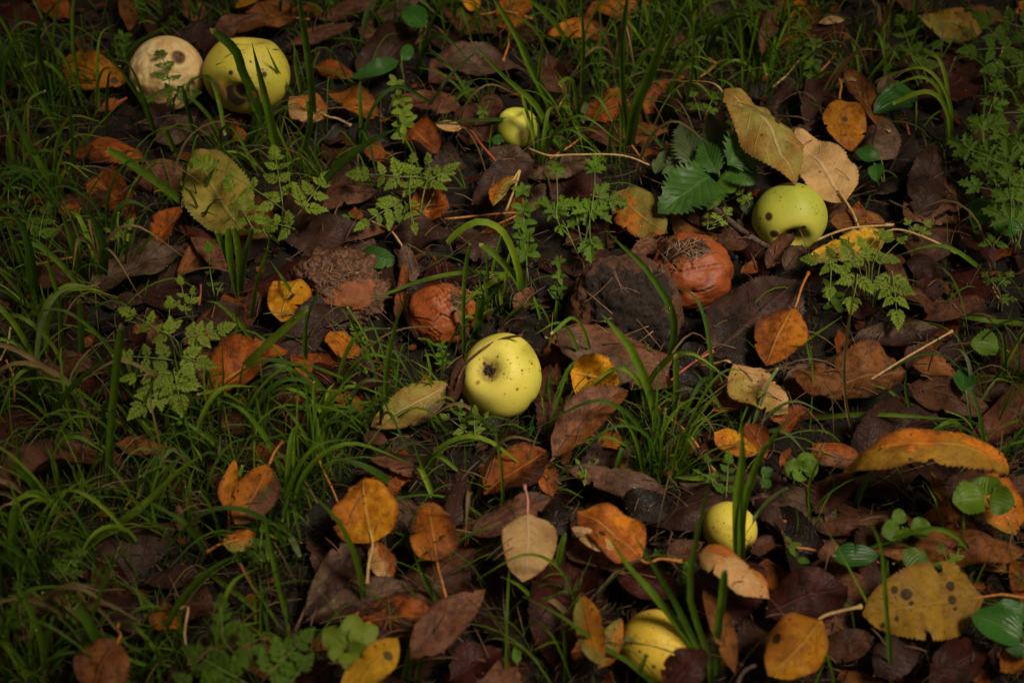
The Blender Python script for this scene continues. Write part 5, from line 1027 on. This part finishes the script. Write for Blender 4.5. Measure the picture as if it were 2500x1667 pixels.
# whorled little sprigs: root, tip, whorls, leaf length px, leaves per whorl
SPR = [('tall whorled sprig left of the flat lying pink leaf',(990,400),(966,205),5,34,5),('whorled sprig above the trifoliate sprays',(1290,690),(1275,465),5,34,5),('slim whorled sprig between the big rotten apples',(1345,780),(1362,640),4,26,4),('whorled sprig below the back grass, left part',(1465,215),(1462,120),3,26,5),('whorled sprig in the back grass by the broad blade',(1560,110),(1556,30),3,24,5),('whorled sprig where the forked stalk lies',(1675,190),(1664,125),2,26,6),('whorled sprig left of the long arching leaf stalk',(1655,215),(1650,165),2,24,6),('whorled sprig right above the long arching leaf stalk',(1640,290),(1645,215),2,26,4),('whorled sprig left of the small apple at the top',(1175,380),(1178,270),4,24,4),('small sprig on the dark leaf above the mushy apple',(855,590),(850,530),3,20,3),('small sprig below the split rotten apple',(1085,905),(1078,845),3,22,4),('tiny bright sprig on the wrinkled leaf',(1395,870),(1393,838),2,22,5),('whorled sprig right of the back grass',(1970,140),(1958,62),2,28,5),('two-tiered whorled sprig above the oval upright leaf',(1990,230),(1990,110),3,30,5),('whorled sprig near the peaked grey leaf',(2190,240),(2170,160),3,26,4),('dim whorled sprig beneath the arched red-topped leaf',(1690,1480),(1680,1375),4,28,4),('sprig at the lower end of the dim whorled sprig',(1700,1530),(1690,1440),3,26,4),('whorled sprig in the dark under the mustard leaf edge',(1945,1440),(1930,1330),3,34,4),('tiny sprig by the folded blotched leaf',(1610,1420),(1606,1350),3,20,4),('sprig standing left of the back yellow apple',(300,150),(300,90),3,26,4),('whorled sprig over the purple leaves left of centre top',(1140,240),(1128,190),3,22,5),('low sprig in the right-hand fern shade',(2030,760),(2025,700),3,30,4),('sprig at the top edge above the apples',(345,60),(340,5),3,26,4),('whorled sprig at the top beside the heart-shaped leaf',(935,130),(925,80),3,18,4),('low sprig right of the heart-shaped leaf at the top',(1130,90),(1125,40),3,22,4),('pale round-leaved seedling beside the large yellow apple',(1345,1035),(1325,990),2,36,2)]
for si, (lb, rt, tp, nw, ll, per) in enumerate(SPR):
    rs = random.Random(si+900); A = P(rt[0], rt[1], 0); rise = (rt[1]-tp[1])*pxs(A)*.8; T = P(tp[0], tp[1], max(.014, rise)); e = bpy.data.objects.new('whorled_sprig', None); COL.objects.link(e); e.empty_display_size = .01
    tag(e, lb, 'wild plant', 'whorled sprigs')
    mid = A.lerp(T, .5)+RIGHT*rs.uniform(-.004, .004); stp = [A, mid, T]
    link('stem', mesh('stem', *(lambda g: (g[0], g[1], M_pet_g, g[2]))(tube(stp, .0006, 8, 5))), e)
    c = spline(stp, 20); mat = rs.choice(['herb', 'herbd', 'herbd']); ax = (T-A).normalized()
    for k in range(nw):
        p = c[int(20*(.38+.62*k/max(1, nw-1)))]; L = ll*pxs(p)*(1-.35*k/nw)*1.1; a0 = rs.uniform(0, 6)
        for j in range(per):
            a = a0+6.283*j/per+rs.uniform(-.2, .2); d = RIGHT*math.cos(a)+(UPV*.75+FWD*.1)*math.sin(a)+toc(p)*rs.uniform(.0, .45)
            put_leaf(e, p, d, toc(p)+ax*.4, L*rs.uniform(.8, 1.15), mat, rs.randrange(2), .85)
# ------------------------------------------------------------------ loose stalks, twigs, strand
def stalk(name, lb, cat, pts, r, mat, knob=True):
    p3 = [P(x, y, h*.001) for x, y, h in pts]; v, f, uv = tube(p3, lambda t: r*(1-.25*t)+(r*.7 if knob and t > .95 else 0), 20, 7)
    c = p3[0]; o = link(name, mesh(name, [q-c for q in v], f, mat, uv)); o.location = c; tag(o, lb, cat); return o
STK = [('forked orange stalk above the long arching leaf, left prong',[(1690,200,16),(1725,178,20),(1758,150,20)],'o'),('long pale stalk behind the small tan leaf',[(1290,363,30),(1340,380,34),(1400,378,36),(1520,380,36),(1600,410,28)],'t'),('orange stalk crossing under the small tan leaf',[(1342,388,20),(1390,358,22),(1420,335,20)],'o'),('rusty stalk in the grass right of the small tan leaf',[(1542,355,18),(1565,385,16),(1592,408,12)],'o'),
('bright orange stalk below the wrinkled leaf',[(1595,975,30),(1620,1010,30),(1655,1035,28),(1690,1070,26),(1745,1150,16)],'o'),('orange stalk through the back litter',[(2003,175,14),(2030,145,18),(2050,113,20)],'o'),('tan stalk slanting at the back right',[(1885,215,18),(1925,180,20),(1950,150,16)],'t'),('red-orange stalk in the dark right of the folded green leaf',[(2212,300,16),(2222,335,16),(2238,375,12)],'r'),
('orange stalk right of the grey double-rolled leaf',[(2415,683,18),(2430,715,18),(2447,742,14)],'o'),('orange stalk on the brown flat leaf',[(2216,938,30),(2260,965,30),(2325,987,26),(2380,1010,20)],'o'),('long stalk rising over the ochre leaf',[(2120,930,36),(2160,905,44),(2225,865,54),(2325,808,62)],'t'),('red-tipped stalk left of the buttercup leaf',[(585,1375,30),(600,1405,30),(620,1440,28),(632,1460,26)],'r'),
('orange stalk between the purple leaves, left of centre',[(495,962,14),(540,955,16),(585,932,18)],'r'),('orange stalk standing above the left frond',[(486,745,16),(490,715,20),(490,695,24)],'r'),('tan stalks at the left edge',[(0,880,12),(18,840,16),(25,800,20)],'t'),('orange stalk at the left edge below the tan one',[(35,980,10),(33,920,14),(15,880,16)],'o'),('stalk under the long arching orange leaf',[(1905,1270,24),(1950,1280,24),(1998,1300,20)],'o'),('orange stalk left of the mustard leaf',[(1945,1337,28),(1975,1340,28),(2010,1350,24)],'o'),('short red stalk right of the smooth oval leaf',[(2080,1403,30),(2115,1390,30),(2143,1372,28)],'r'),
('orange stalk above the golden heart-shaped leaf',[(773,1110,26),(790,1150,26),(812,1195,24),(830,1240,20)],'o'),('red stalk left of the folded orange leaf',[(1085,535,16),(1260,520,18),(1215,548,16)],'o'),('curved tan stalk on the dark leaf',[(905,540,26),(950,560,28),(975,590,24),(990,615,18)],'t'),('slender straw over the pale tan leaf base',[(1100,560,18),(1150,600,20)],'b'),('thin orange stalk in the green at the left',[(82,646,14),(130,637,16),(178,628,16)],'o'),('stalk beside the ragged pink leaf at the top left',[(600,30,14),(690,40,18),(755,48,18)],'o'),
('thin stalk among fronds at the upper right',[(2420,195,24),(2440,150,28),(2452,105,32)],'t'),('dry white-tipped stalk beside the freckled apple',[(1660,1400,34),(1630,1350,30),(1640,1300,26)],'b')]
for lb, pts, c in STK: stalk('leaf_stalk', lb, 'stalk', pts, .00105, PETM[c])
def twig(lb, pts, r):
    stalk('twig', lb, 'twig', pts, r, M_twig, False)
twig('stout dead twig left of the green apple',[(1730,500,14),(1775,535,18),(1835,580,18),(1890,610,14)],.0034)
twig('second twig beside the stout one by the green apple',[(1800,540,10),(1850,585,12),(1915,600,12)],.0024)
twig('slim grey twig above the front yellow apple',[(1378,1545,40),(1440,1465,58),(1502,1396,66)],.0011)
twig('thin diagonal twig right of the rolled tan leaf',[(1650,1035,40),(1710,985,48),(1790,925,60)],.0006)
twig('thin twig on the dark ground at the left',[(450,1180,24),(500,1235,26),(555,1285,24)],.0007)
twig('long slender twig lying left of the black leaf',[(530,1130,30),(537,1080,34),(535,1040,30)],.0011)
twig('thin twig across the soil below the tan leaf',[(1226,1395,24),(1230,1480,26),(1245,1600,28)],.0007)
twig('thin straw right of the other below the tan leaf',[(1240,1400,24),(1262,1480,26),(1280,1550,28)],.0007)
twig('thin curved twig beside the dark twigs at the top right',[(2170,490,18),(2230,520,24),(2300,570,20)],.0011)
twig('bent dry blade stub at the bottom edge',[(1795,1680,60),(1815,1640,66),(1845,1622,70)],.0016)
twig('long thin twig at the left of the buttercup leaf',[(250,1380,20),(320,1430,22),(400,1500,18)],.0008)
def strand():   # dark dry blade lying over the big apple
    pts = [(1100,985,24),(1118,930,52),(1135,893,70),(1175,855,82),(1225,828,84),(1275,818,74)]
    p3 = [P(x, y, h*.001) for x, y, h in pts]
    C0 = P(1225, 919, APR0[2]); R0 = APR0[1]
    q = []
    for x, y, h in pts[1:]:
        r = ray(x, y).normalized(); oc = CAM-APR0[0]; bb = oc.dot(r); disc = bb*bb-oc.length_squared+(R0*1.02)**2
        q.append(CAM+r*(-bb-math.sqrt(max(disc, 0))) if disc > 0 else P(x, y, h*.001))
    v, f, uv = tube([p3[0]]+q, .0011, 30, 6); o = link('dry_strand', mesh('dry_strand', v, f, M_pet_b, uv)); tag(o, 'dark dry grass strand draped across the large yellow apple', 'grass strand')
AP = LEAVES
_x, _y, _w, _h = APPLES[0]; _C = P(_x, _y, .03); _R = _w/2*pxs(_C); _C = P(_x, _y, _R*.82+.004); _R = _w/2*pxs(_C); APR0 = (_C, _R, 0)
strand()
# ------------------------------------------------------------------ unseen tree overhead, added: its crown shades the edges, an opening lights the centre
def added_shade_tree():
    rs = random.Random(31); e = bpy.data.objects.new('added_shade_tree', None); COL.objects.link(e); e.location = (-2.1, 2.3, 0); e.empty_display_size = .1
    tag(e, 'unseen tree added overhead so that its crown shades the edges of the clearing', 'tree')
    bark = simple('shade_tree_bark', (.09,.065,.045), (.04,.028,.02), 25, .9, 1)
    o0 = Vector(e.location)
    def part(name, pts, r0, r1):
        v, f, uv = tube([Vector(p)-o0 for p in pts], lambda t: r0+(r1-r0)*t, 16, 10); link(name, mesh(name, v, f, bark, uv), e)
    part('trunk', [(-2.1,2.3,-.1),(-2.05,2.2,.6),(-1.9,2.1,1.3),(-1.7,1.9,1.8)], .17, .12)
    for a in [((-1.7,1.9,1.8),(-.8,1.2,2.2),(.3,.6,2.4),(1.6,-.3,2.5)),((-1.7,1.9,1.8),(-1.3,.8,2.2),(-1.0,-.5,2.4),(-.6,-1.8,2.5)),((-1.7,1.9,1.8),(-.6,2.0,2.3),(.8,2.0,2.5),(2.0,1.6,2.6)),((-1.7,1.9,1.8),(-2.4,1.0,2.3),(-2.6,-.4,2.5)),((.3,.6,2.4),(1.3,1.0,2.5),(2.2,.7,2.6))]: part('limb', a, .075, .02)
    v = []; f = []; uv = []; n = 0
    while n < CANOPY_N:
        p = Vector((rs.uniform(-2.9, 3.2), rs.uniform(-2.9, 2.9), rs.uniform(1.75, 2.75)))
        q = p-GAP_C; ax = (q-sd*q.dot(sd)).length
        if ax < GAP_R*rs.uniform(.8, 1.25): continue  # opening along the sun axis, shaped to light the centre
        if noise.noise(p*1.6) < -.28: continue
        S = rs.uniform(.05, .10); Rm = Matrix.Rotation(rs.uniform(0, 6.28), 3, 'Z') @ Matrix.Rotation(rs.uniform(-.8, .8), 3, 'X') @ Matrix.Rotation(rs.uniform(-.8, .8), 3, 'Y')
        k = len(v); v += [p-o0+Rm @ Vector(c)*S for c in ((-1,0,0),(-.2,.5,.1),(1,0,-.1),(-.2,-.5,.1))]; uv += [(0,.5),(.4,1),(1,.5),(.4,0)]; f += [(k,k+1,k+2),(k,k+2,k+3)]; n += 1
    link('crown', mesh('crown', v, f, green_mat('shade_tree_leaf', (.10,.11,.02), (.16,.10,.02), (.2,.13,.02)), uv), e)
added_shade_tree()
def specks():      # crumbs, fibres and small drops lying on the leaves
    rs = random.Random(12); mb = MB(); fb = MB()
    for M, v, uv in LEAF_V:
        for _ in range(7):
            q = M @ Vector(v[rs.randrange(len(v))])+Vector((0, 0, .0006)); r = rs.uniform(.0003, .0013)
            mb.add([q+Vector(a)*r*rs.uniform(.6, 1.4) for a in ((1,0,0),(-1,0,0),(0,1,0),(0,-1,0),(0,0,1),(0,0,-1))], [(0,2,4),(2,1,4),(1,3,4),(3,0,4),(2,0,5),(1,2,5),(3,1,5),(0,3,5)], [(0, 0)]*6)
        for _ in range(2):
            q = M @ Vector(v[rs.randrange(len(v))])+Vector((0, 0, .0012)); a = rs.uniform(0, 6.28); d = Vector((math.cos(a), math.sin(a), rs.uniform(-.1, .3)))*rs.uniform(.006, .03)
            fb.add(*tube([q, q+d*.5+Vector((0, 0, .002)), q+d], rs.uniform(.0002, .0005), 5, 4))
    stuff(link('leaf_crumbs', mb.mesh('leaf_crumbs', simple('crumb_on_leaf', (.05,.028,.016), (.12,.07,.035), 200, .9))), 'soil crumbs lying on the fallen leaves')
    stuff(link('leaf_fibres', fb.mesh('leaf_fibres', simple('fibre_on_leaf', (.20,.12,.06), (.08,.045,.025), 60, .8))), 'dry grass bits lying on the fallen leaves')
specks()
# hairs on the mouldy apples, dew
def hairs():
    rs = random.Random(5)
    for nm, idx, (x, y, w, h), n, hh, lb in (('black', 10, APPLES[10], 16, .05, 'dry root hairs over the black mouldy apple'), ('mush', 9, APPLES[9], 150, .036, 'tangled fibres over the mushy apple'), ('split', 8, (1120,720,110,90), 40, .035, 'dark tangled roots beside the split rotten apple'), ('crack', 7, (1660,610,140,70), 40, .055, 'dry straw behind the cracked rotten apple')):
        mb = MB()
        for _ in range(n):
            a = (x+rs.uniform(-.42, .42)*w, y+rs.uniform(-.45, .35)*h); d = (rs.uniform(-60, 60)*(2 if idx == 10 else 1), rs.uniform(-40, 40)*(2 if idx == 10 else 1)); hz = hh*rs.uniform(.7, 1.15)
            q, r = SPH[idx]; r *= rs.uniform(1.0, 1.08) if idx != 9 else rs.uniform(.62, .75); p = []
            if idx == 9: q = P(APPLES[9][0], APPLES[9][1], .014)
            for t in (0, .5, 1):
                rr = ray(a[0]+d[0]*t, a[1]+d[1]*t+rs.uniform(-8, 8)).normalized(); oc = CAM-q; bb = oc.dot(rr); disc = bb*bb-oc.length_squared+r*r
                p.append(CAM+rr*(-bb-math.sqrt(disc)) if disc > 0 else P(a[0]+d[0]*t, a[1]+d[1]*t, hh*.6))
            mb.add(*tube(p, rs.uniform(.0002, .0005), 6, 4))
        o = link('dry_fibres', mb.mesh('dry_fibres', simple('dry_fibre_'+nm, (.30,.16,.08), (.10,.055,.03), 80, .8))); stuff(o, lb)
hairs()
def dew():
    s = NT('water_drop'); m = s.out((1, 1, 1), .02, None, 0, .5, extra={'Transmission Weight': 1.0, 'IOR': 1.33})
    D0, f = sph_uv(8, 6); rs = random.Random(2); mb = MB(); vv = D0.tolist()
    for r in roots:
        if r[2] < 9: continue
        c = spline(r[1], 20)
        for _ in range(2):
            if rs.random() < .55:
                p = c[rs.randrange(4, 19)]+toc(r[1][0])*.0012+RIGHT*rs.uniform(-.001, .001); q = rs.uniform(.0006, .0013); mb.add([p+Vector(a)*q for a in vv], f, [(0, 0)]*len(vv))
    for M, lv, uv in LEAF_V:
        for _ in range(2):
            q0 = M @ Vector(lv[rs.randrange(len(lv))])+Vector((0, 0, .0004)); q = rs.uniform(.0004, .0010); mb.add([q0+Vector(a)*q for a in vv], f, [(0, 0)]*len(vv))
    for (x, y, h) in [(1000,30,.05),(1010,52,.05),(1020,60,.05),(993,57,.05),(1257,1000,.02),(880,165,.045),(1578,1072,.03),(1140,860,.04),(600,120,.07),(1900,640,.04),(700,1300,.05)]:
        p = P(x, y, h); q = .0012; mb.add([p+Vector(a)*q for a in vv], f, [(0, 0)]*len(vv))
    o = link('dew_drops', mb.mesh('dew_drops', m)); stuff(o, 'tiny dew drops on the grass blades')
dew()
# ------------------------------------------------------------------ labels: make every repeated one single out its thing by a second landmark
def finish_labels():
    seen = set()
    for o, pre, c, leaf in AUTO:
        best = None
        cands = [where(*c, leaf, k) for k in range(6)]
        opts = [cands[0], cands[0].replace('close ', '')]+[a.replace('close ', '')+', '+b.replace('close ', '') for a in cands[:5] for b in cands if a is not b]
        short = pre.replace(' leaning left', '').replace(' leaning right', '').replace(' bending left', '').replace(' bending right', '')
        tiny = 'fine grass tuft' if 'fine grass' in pre else short
        for pr in (pre, short, tiny):
            for w in opts+(cands[1:] if pr is tiny else []):
                lb = pr+' '+w
                if len(lb.replace(',', '').split()) <= 16 and lb not in seen: best = lb; break
            if best: break
        if best is None: best = tiny+' '+cands[0].replace('close ', '')
        seen.add(best); o['label'] = best
finish_labels()
bpy.context.view_layer.update()
